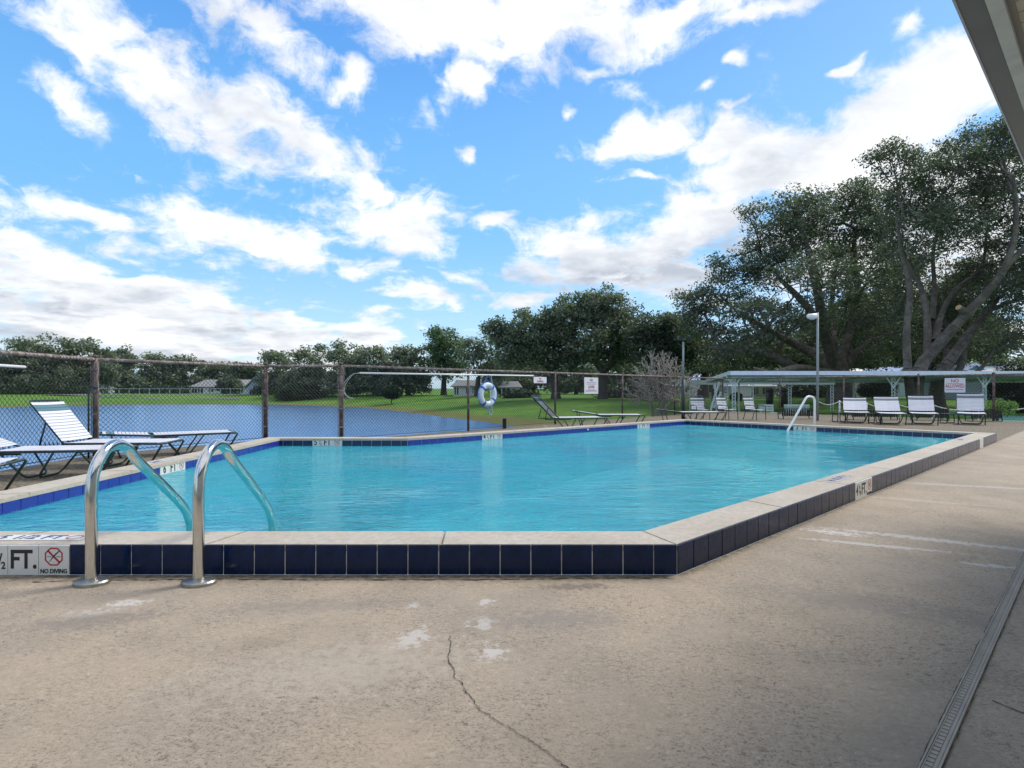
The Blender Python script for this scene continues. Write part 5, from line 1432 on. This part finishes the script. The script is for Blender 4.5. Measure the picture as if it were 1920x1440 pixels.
# ================================================================ FAR HOUSES
def house(px0, px1, py_eave, py_ridge, py_base, Yh, dep, label, wall, roof, gable_front=False, wins=(), group='houses beyond the lawn', name='house'):
    x0, x1 = xat(px0, Yh), xat(px1, Yh); g = zat(py_base, Yh); g = min(g, hgt((x0 + x1) / 2, Yh)); ze = zat(py_eave, Yh); zr = zat(py_ridge, Yh)
    t = thing(name, label, 'house', ((x0 + x1) / 2, Yh, g - .1), 0, group)
    w2 = (x1 - x0) / 2; he = ze - g + .1; hr = zr - g + .1
    MB().box(-w2, 0, 0, w2, dep, he).obj('wall', wall, t)
    ov = .3
    if gable_front:
        mb = MB(); mb.add([(-w2, .002, he), (w2, .002, he), (0, .002, hr)], [(0, 1, 2)]); mb.obj('gable', wall, t)
        MB().add([(-w2 - ov, -ov, he - .12), (0, -ov, hr + .03), (0, dep + ov, hr + .03), (-w2 - ov, dep + ov, he - .12), (w2 + ov, -ov, he - .12), (w2 + ov, dep + ov, he - .12),
                  (-w2 - ov, -ov, he - .24), (0, -ov, hr - .12), (w2 + ov, -ov, he - .24)], [(0, 1, 2, 3), (1, 4, 5, 2), (0, 6, 7, 1), (1, 7, 8, 4)]).obj('roof', roof, t)
    else:
        MB().add([(-w2 - ov, -ov, he - .1), (w2 + ov, -ov, he - .1), (w2 - .2, dep / 2, hr), (-w2 + .2, dep / 2, hr), (-w2 - ov, dep + ov, he - .1), (w2 + ov, dep + ov, he - .1), (-w2 - ov, -ov, he - .22), (w2 + ov, -ov, he - .22)],
                 [(0, 1, 2, 3), (3, 2, 5, 4), (0, 3, 4), (1, 5, 2), (0, 6, 7, 1)]).obj('roof', roof, t)
    for (a, b, c, d) in wins:      # fractions of width, height
        wv = MB().box(-w2 + 2 * w2 * a, -.03, he * c, -w2 + 2 * w2 * b, -.003, he * d).obj('window', M_glass_dark, t)
        MB().box(-w2 + 2 * w2 * a - .05, -.06, he * d, -w2 + 2 * w2 * b + .05, -.031, he * d + .08).obj('frame', M_house, wv)
        MB().box(-w2 + 2 * w2 * (a + b) / 2 - .04, -.06, he * c, -w2 + 2 * w2 * (a + b) / 2 + .04, -.031, he * d).obj('frame', M_house, wv)
    return t
house(358, 470, 724, 711, 736, 100, 9, 'far white house with a grey roof behind the dome bush', M_house, M_roof, False, [(.02, .10, .15, .85), (.12, .2, .15, .85), (.3, .38, .3, .8), (.75, .82, .3, .8)])
house(440, 463, 728, 712, 737, 97, 6, 'far white gabled house just right of the dome bush', M_house, M_roof, True, [(.35, .65, .2, .7)])
house(462, 492, 726, 709, 750, 84, 6, 'small pale blue cottage with a peaked grey roof by the lake', M_house_blue, M_roof, True, [(.2, .5, .3, .8), (.65, .9, .0, .8)])
house(136, 168, 727, 719, 740, 95, 6, 'far white carport house left of the thick rusty post', M_house, M_roof, False, [(.1, .8, .2, .8)])
house(698, 716, 727, 722, 737, 80, 5, 'white shed showing through the dark trees', M_house, M_house, False)
house(850, 898, 722, 712, 738, 68, 7, 'white house behind the trees left of the life ring', M_house, M_roof, False, [(.05, .2, .2, .8), (.5, .6, .3, .8), (.75, .85, .3, .8)])
house(940, 975, 724, 714, 738, 64, 7, 'white house with dark garage opening right of the life ring', M_house, M_roof, False, [(.05, .45, .0, .85), (.6, .75, .3, .75)])
house(1262, 1405, 722, 711, 738, 66, 8, 'long white house behind the canopy and trash cans', M_house, M_roof_blue, False, [(.1, .18, .3, .8), (.3, .36, .3, .8), (.5, .56, .0, .8), (.62, .7, .3, .8), (.85, .92, .3, .8)])
house(1318, 1356, 712, 699, 738, 62, 6, 'white gable front house over the left end of the canopy', M_house, M_canopy, True, [(.3, .7, .3, .7)])
house(1408, 1452, 722, 714, 738, 60, 6, 'white house in line with the trash cans', M_house, M_house, False, [(.1, .3, .3, .8), (.5, .7, .3, .8)])
house(1480, 1530, 700, 690, 738, 72, 7, 'tan roofed house behind the spreading oak trunk', M_wall, M_fascia, False, [(.2, .3, .3, .6)])
house(1578, 1648, 702, 689, 738, 66, 7, 'tan roofed house with white gable trim between the great oaks', M_wall, M_fascia, False, [(.2, .3, .3, .6)])
house(1684, 1700, 698, 687, 738, 60, 6, 'small pale gable showing over the canopy at the oak trunk', M_house_blue, M_canopy, True)
house(1806, 1845, 694, 682, 738, 46, 6, 'pale gable end left of the blue grey roof at right', M_house_blue, M_canopy, True)
house(1842, 2060, 700, 683, 745, 44, 7, 'low house with a long blue grey roof at the right edge', M_house_blue, M_roof_blue, False, [(.1, .2, .3, .7)])

# far parking strip and its thin rail fence
xs = np.linspace(-62, -36, 27); V = []
for x in xs:
    for y in (76, 84): V.append((x, y, hgt(x, y) + .04))
st = link('far_road', mesh_from('far_road', V, [(2 * i, 2 * i + 1, 2 * i + 3, 2 * i + 2)[::-1] for i in range(26)], M_road))
structure(st, 'grey paved strip beyond the lake')
t = thing('far_fence', 'thin grey wire fence across the lake before the far houses', 'fence')
Yf = 86; prev = None
for i in range(16):
    x = xat(185 + i * 19, Yf); g = hgt(x, Yf); z1 = zat(729, Yf)
    MB().box(x - .05, Yf - .05, g, x + .05, Yf + .05, z1).obj('post', M_polegrey, t)
    if prev: 
        MB().tube([(prev, Yf, z1), (x, Yf, z1)], .05, 4).obj('rail', M_polegrey, t)
    prev = x
o = link('wire_mesh', chain_mesh((xat(185, Yf), Yf), (xat(470, Yf), Yf), g, z1, .40, .012), t); o['kind'] = 'stuff'

# ================================================================ to metres
done = set()
for me in bpy.data.meshes:
    if me.users: me.transform(Matrix.Scale(S, 4))
for o in list(sc.objects):
    if o.type in ('CAMERA', 'LIGHT'): continue
    o.location = o.location * S
